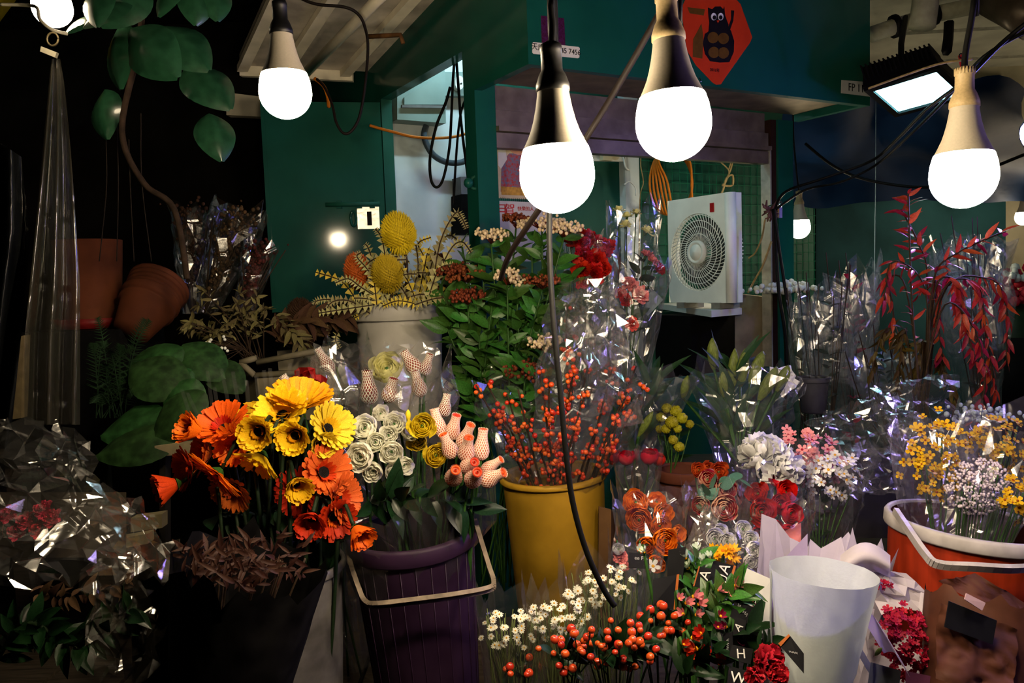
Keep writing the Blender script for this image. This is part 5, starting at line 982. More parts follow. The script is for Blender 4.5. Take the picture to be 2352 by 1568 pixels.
b = P(1770, 1450, 1.65); t = bunch('red_ranunculus_bouquet', 'bright red ranunculus bouquet in a clear sleeve', b, [(RD[i % 2], x, y, w, d, dr) for i, (x, y, w, d, dr) in enumerate([(1740, 1135, 50, 1.74, (-.3, .5, .8)), (1802, 1132, 52, 1.72, (.3, .5, .8)), (1748, 1175, 62, 1.68, (-.1, .2, 1)), (1790, 1160, 50, 1.70, (0, .4, .9)), (1812, 1178, 54, 1.68, (.3, .1, .9)), (1775, 1215, 48, 1.66, (0, 0, 1)), (1800, 1222, 46, 1.66, (.2, -.2, 1)), (1745, 1220, 40, 1.68, (-.2, -.2, 1)), (1785, 1110, 36, 1.76, (.1, .9, .3))])])
part(t, 'pink_petal', MB().grid(lambda u, v: P(1800 + 40 * u, 1220 + 60 * v - 20 * u, 1.64 + .01 * sin(v * 5)), 4, 4), PNK)
sleeve(t, b, P(1785, 1120, 1.72), .03, S(95, 1.72), CELV, 28, 9, .07, .16, 45)
PE = peony('bloom', PWH, 3)
b = P(1770, 1300, 1.85); t = bunch('white_hydrangea_bouquet', 'big ruffled white bloom in clear cellophane above the red ranunculus', b, [(PE, 1750, 1058, 140, 1.80, (-.2, .5, .8)), (PE, 1796, 1075, 110, 1.78, (.4, .2, .8)), (PE, 1735, 1048, 90, 1.82, (-.5, .6, .5))])
sleeve(t, b, P(1775, 1030, 1.85), .03, S(92, 1.85), CELV, 26, 9, .08, .14, 46)
WX = floret('floret', pet('wax_pink', (.72, .36, .38)), 5, MAG, 1, .8, 12); WXW = floret('floret', PWH, 5, YCEN, 1, .8, 12)
b = P(1880, 1320, 1.85); t = thing('wax_flower_bouquet', 'small pink and white wax flowers in cellophane above the paper cones', 'bouquet', b)
scatter(t, 'floret', WX, 1860, 1045, 85, 55, 1.9, .08, 52, 27, 5, .4); scatter(t, 'floret', WXW, 1905, 1085, 70, 60, 1.88, .08, 48, 26, 6, .5); leaves(t, LFD, PP([(1880, 1250, 1.88), (1880, 1150, 1.88), (1890, 1060, 1.9)]), 26, .045, 7, .9, .1)
for k in range(8): stem(t, P(1830 + k * 18, 1070 + 8 * k, 1.88), b, .002)
sleeve(t, b, P(1895, 1020, 1.9), .03, S(118, 1.9), CELV, 28, 9, .09, .14, 47)
b = P(1700, 1480, 1.5); t = bunch('white_rose_bouquet', 'small white roses wrapped in clear film behind the black sleeves', b, [(RW, 1640, 1238, 50, 1.56, fc_), (RW, 1668, 1244, 44, 1.55, fc_), (RW, 1652, 1222, 40, 1.58, fc_), (RW, 1705, 1216, 42, 1.58, fc_), (RW, 1722, 1238, 40, 1.56, fc_), (RW, 1728, 1262, 44, 1.54, (.2, .1, 1)), (RW, 1722, 1286, 38, 1.53, (.1, -.1, 1))])
GR = floret('floret', YELG, 9, ORA, 1, .4, 30, 'o'); scatter(t, 'floret', GR, 1660, 1272, 40, 18, 1.54, .03, 12, 30, 4); sleeve(t, b, P(1690, 1215, 1.57), .03, S(72, 1.57), CELV, 24, 8, .07, .12, 48)
# ---------------------------------------------------------------- cardboard beside the bucket
CARD = mat('brown_cardboard', (.16, .095, .045), .85, .2, 12); r = thing('cardboard_sheet', 'folded brown cardboard standing beside the mustard bucket', 'cardboard', onplat(1395, 2.0))
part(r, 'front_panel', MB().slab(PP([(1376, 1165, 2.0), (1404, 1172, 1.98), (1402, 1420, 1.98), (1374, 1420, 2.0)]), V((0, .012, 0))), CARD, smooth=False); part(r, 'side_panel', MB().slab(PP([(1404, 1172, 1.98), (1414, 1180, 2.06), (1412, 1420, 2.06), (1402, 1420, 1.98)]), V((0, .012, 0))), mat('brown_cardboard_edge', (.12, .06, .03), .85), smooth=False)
# ---------------------------------------------------------------- chamomile
for (cx, cy, rx, ry, d, n, sd, lab) in ((1180, 1440, 70, 55, 1.52, 34, 1, 'bunch of chamomile daisies beside the purple bucket'), (1285, 1415, 70, 48, 1.50, 40, 2, 'bunch of chamomile daisies in front of the mustard bucket'), (1390, 1345, 85, 42, 1.56, 40, 3, 'bunch of chamomile daisies below the hanging flex')):
    b = onplat(cx + 10, d); t = thing('chamomile_bunch', lab, 'flower bunch', b); scatter(t, 'daisy_head', CHAM, cx, cy, rx, ry, d, .06, n, 17, sd, -.3, .8, .5); mb = MB(); rr = random.Random(sd)
    for k in range(70):
        p = P(cx + rr.uniform(-rx, rx) * .95, cy + rr.uniform(-ry, ry) * .8, d + rr.uniform(-.03, .03)); q = b + V((rr.gauss(0, .02), rr.gauss(0, .02), .1)); mb.tube([p, p.lerp(q, .3) + V((rr.gauss(0, .006), rr.gauss(0, .006), 0)), q], .0011, 4)
    o = part(t, 'fine_stems', mb, mat('chamomile_stem', (.14, .17, .06), .6, .2)); o['kind'] = 'stuff'
    sleeve(t, b, P(cx, cy - ry * .8, d), .03, S(rx * 1.25, d), CEL, 24, 7, .05, .12, 60 + sd)
# ---------------------------------------------------------------- hypericum berries
rr = random.Random(6)
for gi, (cx, cy, rx, ry, d, n, lab) in enumerate(((1310, 1490, 60, 55, 1.36, 20, 'glossy red hypericum berries on dark stems below the chamomile'), (1425, 1480, 95, 65, 1.30, 36, 'largest cluster of glossy red hypericum berries with dark leaves'), (1520, 1430, 60, 50, 1.38, 17, 'glossy red hypericum berries beside the pink alstroemeria'), (1180, 1535, 30, 25, 1.5, 6, 'few shaded hypericum berries beside the plank edge'))):
    b = onplat(cx, d + .05); t = thing('hypericum_bunch', lab, 'berry bunch', b)
    for k in range(n):
        a = 2.39996 * k; q = sqrt((k + .5) / n); dep = d - .05 * sqrt(1 - q * q) + rr.uniform(-.02, .02); p = P(cx + rx * q * cos(a) + rr.gauss(0, 11), cy + ry * q * sin(a) + rr.gauss(0, 10), dep); dr = D(cos(a) * .4 + rr.gauss(0, .3), .5 - .3 * sin(a), .6)
        part(t, 'berry', HYP, m=fz(p, dr, S(9.6 * rr.uniform(.7, 1.12), dep))); 
        if k % 2 == 0: part(t, 'stalk', MB().tube([p - dr * .006, p - dr * .03 - ZUP * .02, b + V((0, 0, .2))], .0014, 4), STEMD)
    leaves(t, LFD, PP([(cx - rx * .7, cy + ry * .5, d + .02), (cx, cy, d), (cx + rx * .7, cy - ry * .2, d + .02)]), int(n * 1.3), .05, gi + 20, 1.0, .1)
# ---------------------------------------------------------------- printed black sleeves with alstroemeria
BLKS = mat('black_printed_sleeve', (.015, .015, .02), .6, .2, 20, spec=.06); WLET = mat('white_sleeve_letter', (.55, .55, .55), .5); ORS = mat('orange_sleeve_band', (.35, .13, .02), .5)
AL = lambda m_, s: floret('bloom', m_, 6, GR.materials[0], 1, .62, 48, 'f', s)
ALP = AL(pet('alstroemeria_pink', (.70, .28, .30)), 3); ALO = AL(pet('alstroemeria_orange', (.55, .07, .012)), 4); ALW = AL(pet('tulip_white_green', (.62, .70, .58)), 5); ALM = AL(pet('alstroemeria_magenta', (.30, .02, .09)), 6)
def tagcard(t, q, letters=(), band=None, name='printed_panel', m_=None):
    p = PP(q); n_ = (p[1] - p[0]).cross(p[2] - p[1]).normalized()
    if n_.dot(FW) > 0: n_ = -n_
    part(t, name, MB().slab(p, -n_ * .002), m_ or BLKS, smooth=False)
    if band: e = [p[band[0]], p[band[1]], p[band[1]].lerp(p[band[2]], .1), p[band[0]].lerp(p[band[3]], .1)]; part(t, 'colour_band', MB().slab([x + n_ * .001 for x in e], n_ * .0006), ORS, smooth=False)
    for body, px, py, h, rot in letters:
        c = onpl(px, py, p[0], n_) + n_ * .0012; x = (p[1] - p[0]).normalized(); x = MX.Rotation(rot, 3, n_) @ x; 
        if body == '~':      # illegible handwriting
            y = n_.cross(x); sc = S(h, (c - CAM).dot(FW)); part(t, 'handwriting', MB().tube([c + x * sc * (k / 10 - 2) + y * sc * (.35 * sin(k * .9) + .2 * sin(k * 2.3 + 1)) for k in range(41)], sc * .05, 4), WLET)
        else: text(t, body, S(h * 1.35, (c - CAM).dot(FW)), tmat(c, n_, x), WLET)
b = onplat(1600, 1.45); t = thing('white_tulip_sleeve', 'white green tipped buds in a black printed sleeve lettered A', 'bouquet', b)
for i, (x, y, w) in enumerate(((1575, 1282, 34), (1598, 1268, 36), (1612, 1290, 34), (1630, 1282, 30), (1580, 1305, 40), (1605, 1305, 34), (1480, 1268, 26))): bloom(t, ALW, x, y, w, 1.46, (RND.gauss(0, .4), 1, .4), 'bud', b, .003, 1.3)
leaves(t, LF, PP([(1590, 1400, 1.47), (1590, 1340, 1.46), (1600, 1290, 1.46)]), 14, .05, 31, .8, -.2)
tagcard(t, [(1640, 1286, 1.44), (1690, 1300, 1.44), (1676, 1345, 1.42), (1622, 1338, 1.42)], [('A', 1664, 1306, 26, 1.35), ('U', 1662, 1330, 20, 1.4)], (1, 2, 3, 0)); tagcard(t, [(1535, 1262, 1.47), (1575, 1255, 1.46), (1568, 1330, 1.44), (1532, 1330, 1.45)])
b = onplat(1620, 1.4); t = thing('pink_alstroemeria_sleeve', 'pink alstroemeria with dark leaves in black sleeves lettered A', 'bouquet', b)
for i, (x, y, w) in enumerate(((1592, 1370, 40), (1575, 1385, 38), (1605, 1388, 40), (1570, 1410, 36), (1598, 1412, 34), (1560, 1375, 30), (1690, 1345, 44), (1648, 1355, 40), (1702, 1372, 36), (1726, 1380, 44), (1738, 1398, 28), (1685, 1365, 36))): bloom(t, ALP, x, y, w, 1.36, (RND.gauss(0, .5), .6, .7), 'bloom', b, .003, 1.2)
leaves(t, LF, PP([(1600, 1480, 1.38), (1640, 1400, 1.36), (1700, 1350, 1.36)]), 34, .05, 32, .9, -.1)
tagcard(t, [(1605, 1300, 1.42), (1636, 1306, 1.41), (1622, 1352, 1.40), (1592, 1346, 1.41)], [('A', 1620, 1320, 24, 1.35)], (3, 0, 1, 2)); tagcard(t, [(1500, 1330, 1.42), (1560, 1318, 1.42), (1552, 1400, 1.40), (1500, 1390, 1.40)], (), (1, 2, 3, 0)); tagcard(t, [(1690, 1372, 1.34), (1736, 1398, 1.33), (1722, 1440, 1.32), (1676, 1418, 1.33)], [('~', 1705, 1400, 8, -.4)])
tagcard(t, [(1704, 1300, 1.45), (1772, 1330, 1.42), (1768, 1480, 1.40), (1700, 1440, 1.42)], (), None, 'white_paper_back', mat('white_wrap_card', (.50, .50, .50), .7, .05))
b = onplat(1600, 1.32); t = thing('orange_alstroemeria_sleeve', 'dark orange alstroemeria in clear film below the pink ones', 'bouquet', b)
for i, (x, y, w) in enumerate(((1590, 1465, 44), (1610, 1455, 46), (1600, 1490, 50), (1620, 1500, 44), (1585, 1510, 40), (1655, 1520, 44), (1610, 1540, 46), (1570, 1480, 34), (1640, 1545, 44))): bloom(t, ALO, x, y, w, 1.28, (RND.gauss(0, .5), .6, .7), 'bloom', b, .003, 1.2)
leaves(t, LFD, PP([(1560, 1560, 1.28), (1600, 1520, 1.28), (1650, 1490, 1.28)]), 24, .05, 33, .9, -.1)
b = onplat(1690, 1.3); t = thing('magenta_alstroemeria_sleeve', 'dark magenta alstroemeria in black sleeves lettered HA and WA', 'bouquet', b)
for i, (x, y, w) in enumerate(((1655, 1415, 34), (1668, 1440, 36), (1650, 1440, 30), (1700, 1475, 40), (1715, 1485, 36), (1690, 1495, 30))): bloom(t, ALM, x, y, w, 1.30, (RND.gauss(0, .5), .6, .7), 'bloom', b, .003, 1.2)
leaves(t, LFD, PP([(1690, 1540, 1.3), (1680, 1460, 1.3), (1730, 1450, 1.3)]), 16, .05, 34, .9, -.1)
tagcard(t, [(1660, 1455, 1.30), (1682, 1450, 1.29), (1684, 1510, 1.27), (1662, 1512, 1.28)], [('~', 1672, 1482, 7, 1.4)]); tagcard(t, [(1682, 1480, 1.27), (1730, 1490, 1.26), (1724, 1525, 1.25), (1672, 1512, 1.26)], [('H', 1702, 1502, 22, .2)]); tagcard(t, [(1680, 1530, 1.24), (1735, 1545, 1.22), (1735, 1600, 1.2), (1680, 1600, 1.22)], [('WA', 1708, 1560, 26, .1)])
tagcard(t, [(1690, 1415, 1.30), (1715, 1425, 1.29), (1705, 1470, 1.28), (1680, 1460, 1.29)], [('A', 1697, 1440, 18, 1.2)])
PR = peony('bloom', pet('crimson_pink_petal', (.52, .035, .06), .35), 7)
b = onplat(1760, 1.25); t = bunch('crimson_hydrangea_bouquet', 'large crimson pink ruffled bloom in front of the white mesh cone', b, [(PR, 1758, 1515, 92, 1.22, (.1, .4, .9)), (PR, 1778, 1545, 70, 1.2, (.4, .1, .9)), (PR, 1735, 1550, 60, 1.2, (-.3, .1, .9))]); leaves(t, LFD, PP([(1740, 1490, 1.25), (1770, 1470, 1.25)]), 8, .035, 35, .9, -.3)
b = onplat(1440, 1.5); t = thing('black_label_bouquet', 'pink and white blooms in a clear sleeve with a black florist label', 'bouquet', b)
for i, (x, y, w, me) in enumerate(((1425, 1280, 40, CP), (1420, 1262, 30, RW), (1470, 1262, 34, ALW), (1435, 1300, 26, CP), (1500, 1300, 34, WXW), (1420, 1310, 24, WXW))): bloom(t, me, x, y, w, 1.58, (0, .5, .8), 'bloom', b, .002)
tagcard(t, [(1445, 1268, 1.54), (1490, 1272, 1.54), (1492, 1306, 1.53), (1444, 1304, 1.53)], [('ee Flo', 1472, 1282, 9, 0)]); sleeve(t, b, P(1460, 1240, 1.58), .03, S(62, 1.58), CELV, 22, 8, .06, .1, 71)
# ---------------------------------------------------------------- white paper cones
def paperm(name, c, tr=.35): return mat(name, c, .8, .05, 30, trans=tr, bump=.1, bscale=220, spec=.1)
PAPL = paperm('lavender_white_paper', (.60, .56, .60)); PAPW = paperm('white_net_paper', (.62, .66, .66), .4); PAPP = paperm('pale_lilac_paper', (.58, .50, .60))
b = onplat(1860, 1.32); t = thing('white_mesh_cone', 'empty white mesh paper cone with a black florist label', 'paper cone', b)
T_ = P(1892, 1312, 1.25); sleeve(t, P(1858, 1720, 1.27), T_, S(55, 1.27), S(120, 1.25), PAPW, 48, 12, .012, .0, 5, 'mesh_cone', 1.0, .9, True); part(t, 'edge_seam', MB().tube([P(1772, 1310, 1.25), P(1770, 1420, 1.24), P(1778, 1570, 1.24)], .0016, 5), mat('seam_grey', (.25, .27, .3), .6))
n_ = 10
tagcard(t, [(1788, 1478, 1.10), (1812, 1456, 1.10), (1846, 1500, 1.08), (1846, 1546, 1.07), (1826, 1552, 1.07)][:4], [('~', 1822, 1498, 5, -.9)], (0, 1, 2, 3), 'florist_label')
b = onplat(1850, 1.5); t = thing('lavender_paper_bouquet', 'lavender white paper wrap with folded peaks behind the mesh cone', 'paper cone', b)
sleeve(t, b, P(1850, 1290, 1.46), .04, S(110, 1.46), PAPL, 16, 6, .05, .17, 9, 'paper_wrap', .9, .9); sleeve(t, b, P(1955, 1275, 1.52), .04, S(95, 1.52), PAPL, 14, 6, .05, .14, 10, 'paper_fold', .9, .9)
part(t, 'rolled_flap', MB().grid(lambda u, v: P(1930 + 115 * u, 1275 - 30 * sin(pi * u) + 80 * v * (1 - .3 * u), 1.44 - .04 * sin(pi * v)), 10, 8), PAPL); part(t, 'pointed_flap', MB().grid(lambda u, v: P(1775 + 80 * u - 0 * v, 1310 - 85 * u + (20 + 90 * u) * v, 1.42 + .01 * v), 6, 6), PAPP, smooth=False)
SWF = floret('floret', pet('sweet_william_crimson', (.42, .012, .07), .3), 5, MAG, 1, .85, 12)
b = onplat(2060, 1.42); t = thing('crimson_flower_bouquet', 'tiny crimson pink flowers wrapped in a white paper cone', 'bouquet', b)
sleeve(t, P(2000, 1700, 1.35), P(2080, 1450, 1.38), .05, S(105, 1.38), PAPL, 18, 6, .04, .10, 15, 'paper_wrap', .8, 1.2, False, -.12 * pi, 1.12 * pi); scatter(t, 'floret', SWF, 2085, 1478, 58, 85, 1.36, .05, 160, 20, 7, -.35, .5, .5, .2)
crumple(t, PP([(2005, 1308, 1.44), (2085, 1310, 1.44), (2165, 1400, 1.42), (2020, 1400, 1.41)]), 5, 6, .006, PAPL, 16, 'paper_back'); crumple(t, PP([(2120, 1360, 1.42), (2165, 1400, 1.41), (2172, 1500, 1.36), (2130, 1560, 1.33)]), 5, 4, .004, PAPL, 17, 'paper_side')
scatter(t, 'floret', SWF, 2025, 1342, 28, 9, 1.42, .01, 16, 14, 8)
part(t, 'rolled_front', MB().grid(lambda u, v: P(1975 + 60 * u + 55 * v, 1410 + 55 * u + 90 * v - 25 * sin(pi * u), 1.27 - .035 * sin(pi * u)), 10, 8), PAPP); part(t, 'front_fold', MB().grid(lambda u, v: P(1940 + 40 * u + 70 * v, 1450 + 40 * u + 120 * v, 1.26 + .02 * u), 6, 8), PAPW); part(t, 'grey_fold', MB().grid(lambda u, v: P(2000 + 70 * u - 10 * v, 1520 + 20 * u + 70 * v, 1.24 + .02 * u), 4, 4), mat('grey_paper', (.22, .24, .27), .8)); LB2 = part(t, 'pale_bud', LB, m=fz(P(2010, 1505, 1.24), D(.3, .8, .5), (.008, .008, .01)))
part(t, 'pink_base_paper', MB().grid(lambda u, v: P(2080 + 190 * u, 1540 + 40 * u + 60 * v, 1.3), 5, 3), paperm('magenta_pink_paper', (.30, .12, .22)))
# kraft bouquet ---------------------------------------------------------------
KR = mat('brown_kraft_film', (.13, .055, .03), .6, .35, 14, trans=.1, bump=.06, bscale=25, spec=.2); b = onplat(2260, 1.4)
t = thing('brown_kraft_bouquet', 'brown kraft wrapped bundle with a small white label', 'bouquet', b)
sleeve(t, P(2230, 1720, 1.28), P(2265, 1385, 1.34), .07, S(125, 1.34), KR, 40, 12, .02, .06, 19, 'kraft_wrap', .7, 1.0, True); crumple(t, PP([(2150, 1330, 1.36), (2240, 1318, 1.38), (2390, 1400, 1.38), (2330, 1440, 1.32)]), 18, 20, .006, KR, 20, 'kraft_top', smooth_=True, soft=22)
crumple(t, PP([(2155, 1380, 1.24), (2340, 1450, 1.24), (2330, 1600, 1.2), (2150, 1560, 1.2)]), 20, 20, .006, KR, 26, 'kraft_front', smooth_=True, soft=20); tagcard(t, [(2220, 1362, 1.22), (2264, 1384, 1.22), (2256, 1402, 1.215), (2216, 1376, 1.215)], (), None, 'white_label', mat('pinkish_label', (.40, .30, .32), .6, .05))
part(t, 'dark_window', MB().slab(PP([(2180, 1380, 1.225), (2290, 1425, 1.225), (2280, 1480, 1.215), (2170, 1440, 1.215)]), V((0, .002, 0))), BLKS, smooth=False)
# ---------------------------------------------------------------- orange bucket, orchids, gypsophila
ORB = mat('orange_red_plastic', (.34, .055, .015), .5, .25, 8, stretch=(6, 6, .4)); RIMW = mat('white_bucket_rim', (.42, .40, .40), .45, .15)
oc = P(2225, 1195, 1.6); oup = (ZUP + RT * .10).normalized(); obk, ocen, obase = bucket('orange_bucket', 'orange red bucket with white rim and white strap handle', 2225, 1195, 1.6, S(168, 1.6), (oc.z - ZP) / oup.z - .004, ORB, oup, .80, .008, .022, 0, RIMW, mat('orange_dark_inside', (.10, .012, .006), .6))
handle(obk, PP([(2056, 1172, 1.6), (2085, 1215, 1.52), (2125, 1272, 1.46), (2155, 1296, 1.43), (2240, 1302, 1.41), (2340, 1306, 1.42), (2420, 1290, 1.48), (2430, 1220, 1.58)]), (ZUP * .6 - FW * .4).normalized() * .008, RIMW, .004)
ONC = floret('floret', pet('orchid_yellow', (.62, .42, .012), .25), 4, pet('orchid_rust', (.35, .10, .01)), 1, 1.0, 10); BASE = obase + V((0, 0, .06))
for i, (cx, cy, rx, ry, d, n, rot, lab) in enumerate(((2158, 1050, 82, 100, 1.66, 90, .3, 'yellow dancing lady orchids in rounded cellophane in the orange bucket'), (2305, 1020, 75, 70, 1.70, 60, 0, 'yellow dancing lady orchids behind the white gypsophila'), (2335, 1140, 45, 50, 1.56, 32, 0, 'yellow orchid sprays drooping over the orange bucket rim'))):
    t = thing('orchid_bouquet', lab, 'bouquet', BASE); scatter(t, 'floret', ONC, cx, cy, rx, ry, d, .07, n, 22, 80 + i, rot, .4, .5)
    for k in range(9): stem(t, P(cx + RND.uniform(-.7, .7) * rx, cy + RND.uniform(-.6, .8) * ry, d), BASE + V((RND.gauss(0, .02), 0, 0)), .0018)
    sleeve(t, BASE + V((0, 0, .25)), P(cx, cy - ry * .9, d), .05, S(rx * 1.3, d), CELV, 28, 9, .09, .10, 82 + i)
gy = thing('gypsophila_bunch', 'round bunch of white lilac gypsophila in the orange bucket', 'flower bunch', BASE); mb = MB(); rr = random.Random(4)
for k in range(420):
    a = rr.uniform(0, 6.28); q = sqrt(rr.random()); dep = 1.58 - .07 * sqrt(1 - q * q) + rr.uniform(-.01, .01); mb.ball(P(2248 + 78 * q * cos(a), 1118 + 66 * q * sin(a), dep), S(rr.uniform(2.2, 4.2), dep), 5, 4)
o = part(gy, 'blossom_cloud', mb, pet('gypsophila_white', (.62, .56, .62), .1)); o['kind'] = 'stuff'
for k in range(16): stem(gy, P(2248 + RND.uniform(-50, 50), 1120 + RND.uniform(-30, 40), 1.56), BASE, .0015)
r = thing('white_gypsophila_sprig', 'pale blue white blossom sprigs behind the orchids', 'flower bunch', P(2260, 1000, 1.95)); fluff(r, 'blossom_cloud', P(2255, 965, 1.95), (.10, .05, .04), .006, pet('pale_blue_blossom', (.45, .52, .60), .15), 150, 9); stem(r, P(2255, 965, 1.95), P(2260, 1150, 1.9), .006)
# crumpled cellophane ridge behind the orange bucket
r = thing('cellophane_heap', 'heap of crumpled cellophane behind the wax flowers and orchids', 'cellophane', P(1980, 1060, 1.95))
crumple(r, PP([(1850, 960, 2.0), (2040, 900, 2.0), (2070, 1050, 1.9), (1900, 1050, 1.88)]), 12, 11, .012, CELH, 51); crumple(r, PP([(2010, 880, 2.05), (2200, 860, 2.05), (2160, 1030, 1.9), (2030, 1040, 1.88)]), 12, 11, .012, CELH, 52); crumple(r, PP([(1920, 1060, 1.85), (2070, 1040, 1.85), (2060, 1130, 1.78), (1960, 1140, 1.78)]), 8, 9, .009, CELV, 53)
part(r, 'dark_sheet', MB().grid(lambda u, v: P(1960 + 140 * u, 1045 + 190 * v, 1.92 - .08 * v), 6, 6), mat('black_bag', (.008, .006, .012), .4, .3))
# ---------------------------------------------------------------- nandina and far cellophane bundles
rr = random.Random(13); nb = P(2110, 1010, 2.68); nb.z = .756
sp_ = [('r', [(2110, 930), (2095, 700), (2088, 520), (2086, 445)], 26, 'upright red nandina tip against the teal board'), ('r', [(2120, 900), (2130, 640), (2110, 560), (2070, 480)], 18, None), ('r', [(2130, 850), (2145, 640), (2200, 580), (2310, 530)], 22, None), ('r', [(2130, 800), (2120, 650), (2050, 600), (2030, 690)], 20, None), ('r', [(2140, 760), (2150, 640), (2150, 700), (2165, 820)], 30, None), ('r', [(2140, 700), (2190, 640), (2210, 720), (2240, 830)], 34, None), ('r', [(2150, 700), (2240, 650), (2265, 760), (2285, 900)], 34, None), ('r', [(2160, 690), (2270, 640), (2310, 700), (2312, 830)], 22, None), ('r', [(2120, 900), (2170, 700), (2240, 760), (2262, 880), (2240, 960)], 24, None), ('o', [(2100, 920), (2060, 780), (2030, 760), (2000, 860)], 22, None), ('o', [(2100, 920), (2080, 760), (2070, 800), (2060, 900)], 24, None), ('o', [(2110, 920), (2120, 780), (2110, 840), (2120, 920)], 24, None), ('o', [(2130, 920), (2150, 820), (2170, 860), (2200, 930)], 22, None), ('r', [(2110, 900), (2080, 660), (2040, 640), (2050, 700), (2055, 770)], 14, None)]
for i, (c, px_, n, lab) in enumerate(sp_):
    d = 2.35 + rr.uniform(-.12, .12); pts = [nb + V((rr.gauss(0, .02), 0, 0))] + PP(px_, d); t = thing('nandina_branch', lab or ('drooping red nandina branch before the blue tarpaulin' if c == 'r' else 'olive brown nandina branch above the cellophane heap'), 'branch', pts[0], None if lab else ('red nandina branches' if c == 'r' else 'olive nandina branches'))
    part(t, 'twig', MB().tube(smooth(pts, 6), .0028, 5), TWIG); leaves(t, LFR if c == 'r' else LFO, pts, int(n * 1.35), .048, 200 + i, .8, .75 if i > 2 else .1, start=.42)
FC = film('blue_lit_cellophane', haze=.015, refl=1.5, hcol=(.6, .75, .8))
for i, (bx, by, tx, ty, w, d, lab) in enumerate(((1900, 930, 1905, 690, 62, 2.75, 'cellophane wrapped bunch with a round open collar beside the teal post'), (1960, 940, 1960, 640, 55, 2.85, 'cellophane wrapped dark twig bunch behind the nandina'), (1850, 900, 1850, 700, 36, 2.9, 'narrow cellophane bunch against the teal post'), (2260, 960, 2225, 560, 75, 2.75, 'tall blue lit cellophane bunch behind the red nandina'), (2060, 980, 2030, 820, 70, 2.7, 'low cellophane bunch under the olive nandina leaves'))):
    b = P(bx, by, d); b.z = .756; t = thing('twig_bundle', lab, 'bouquet', b); T_ = P(tx, ty, d - .05)
    sleeve(t, b, T_, .04, S(w, d), FC, 18, 8, .16, .14, 90 + i); sleeve(t, b.lerp(T_, .5), T_, S(w * .8, d), S(w * 1.15, d), FC, 16, 4, .16, .12, 95 + i, 'collar')
    for k in range(9):
        p = T_ + V((rr.gauss(0, .06), rr.gauss(0, .04), rr.uniform(-.05, .12))); part(t, 'twig', MB().tube(smooth([b + V((0, 0, .03)), b.lerp(p, .5) + V((rr.gauss(0, .015), 0, 0)), p], 4), .002, 5), TWIG)
    leaves(t, LFD if i != 1 else leafm('leaf', MAG, .4), [b, b.lerp(T_, .6), T_], 26, .05, 300 + i, .9, .1)
gp = bucket('grey_pot', 'small grey plastic pot at the foot of the teal post', 1868, 866, 2.7, S(34, 2.7), .12, mat('lilac_grey_plastic', (.10, .10, .13), .5), ZUP, .8, .004, .012, cat='pot')
r = thing('far_flower_bucket', 'dim red and white flowers in a dark bucket by the far wall', 'bucket', P(2320, 800, 3.6)); q = P(2330, 950, 3.6); part(r, 'dark_tub', MB().lathe([(.0001, 0), (.16, 0), (.2, .36), (.19, .36), (.15, .03)], 20, fz(q, ZUP)), BLACKM); part(r, 'stand', MB().box((q.x, q.y, q.z / 2), (.3, .3, q.z)), DARK, smooth=False); part(r, 'stem_bundle', MB().tube([q + V((0, 0, .04)), P(2330, 700, 3.6)], [.06, .1], 8), STEMD); fluff(r, 'flower_mass', P(2330, 690, 3.6), (.12, .1, .16), .025, ROSE, 60, 3); fluff(r, 'white_bloom', P(2335, 640, 3.55), (.08, .05, .05), .02, WFL, 18, 5)
solo('tarp_fold', MB().grid(lambda u, v: P(2262 + 30 * u + 22 * v, 560 + 230 * v, 3.1 + .06 * sin(u * 9)), 8, 10), mat('blue_tarp_strip', (.05, .16, .30), .35, .3, 20, bump=.2), 'blue tarpaulin edge hanging beside the far flowers', 'tarpaulin')
# ---------------------------------------------------------------- left: rubber plant, yellow awning, plastic curtain
RUB = mat('rubber_leaf_green', (.03, .10, .055), .3, .3, 8, coat=.3, spec=.5)
def rleaf(w_, cv=.35):
    def fn(u, v):
        v = v * 2 - 1; wd = w_ / 2 * max(.02, sin(pi * min(.985, u ** .85 * .97 + .02))) ** .75; return (u, v * wd, cv * .35 * sin(pi * u) - cv * v * v * wd - .02 * abs(v) ** .5 + .004 * sin(u * 60) * abs(v))
    return MB().grid(fn, 18, 8).mesh('leaf', [RUB])
RL = rleaf(.72); rp = thing('rubber_plant', 'rubber plant with big glossy dark green leaves under the roof', 'plant', P(420, 560, 2.05))
for a, b, d, dn_ in (((275, 55), (275, 205), 1.90, (-.6, .3, .8)), ((300, 65), (408, 178), 1.86, (-.5, .5, .8)), ((360, 60), (480, 160), 1.98, (-.2, .6, .6)), ((300, 0), (190, 62), 1.80, (-.3, .5, .8)), ((230, -40), (222, 62), 1.78, (-.2, .2, 1)), ((340, -30), (230, 60), 1.82, (.2, .3, 1)), ((420, -60), (362, 38), 1.85, (-.4, .2, .8)), ((450, -40), (450, 58), 1.88, (.3, .2, .8)), ((480, -50), (500, 48), 1.9, (.4, .1, .7)), ((150, 75), (240, 35), 1.84, (0, .9, .5)), ((240, 205), (245, 320), 2.1, (-.3, .2, .8)), ((430, 150), (530, 250), 2.1, (.2, .3, .6)), ((480, 260), (510, 370), 2.1, (.3, .1, .7))):
    A_, B_ = P(*a, d), P(*b, d - .03); part(rp, 'leaf', RL, m=fx(A_, B_ - A_, D(*dn_), (B_ - A_).length))
part(rp, 'trunk', MB().tube(smooth(PP([(330, -60, 1.95), (320, 100, 2.0), (280, 300, 2.05), (330, 420, 2.1), (400, 480, 2.1), (430, 640, 2.1)])), .008, 8), mat('bark_dark', (.05, .03, .015), .9, .4, 40, bump=.4))
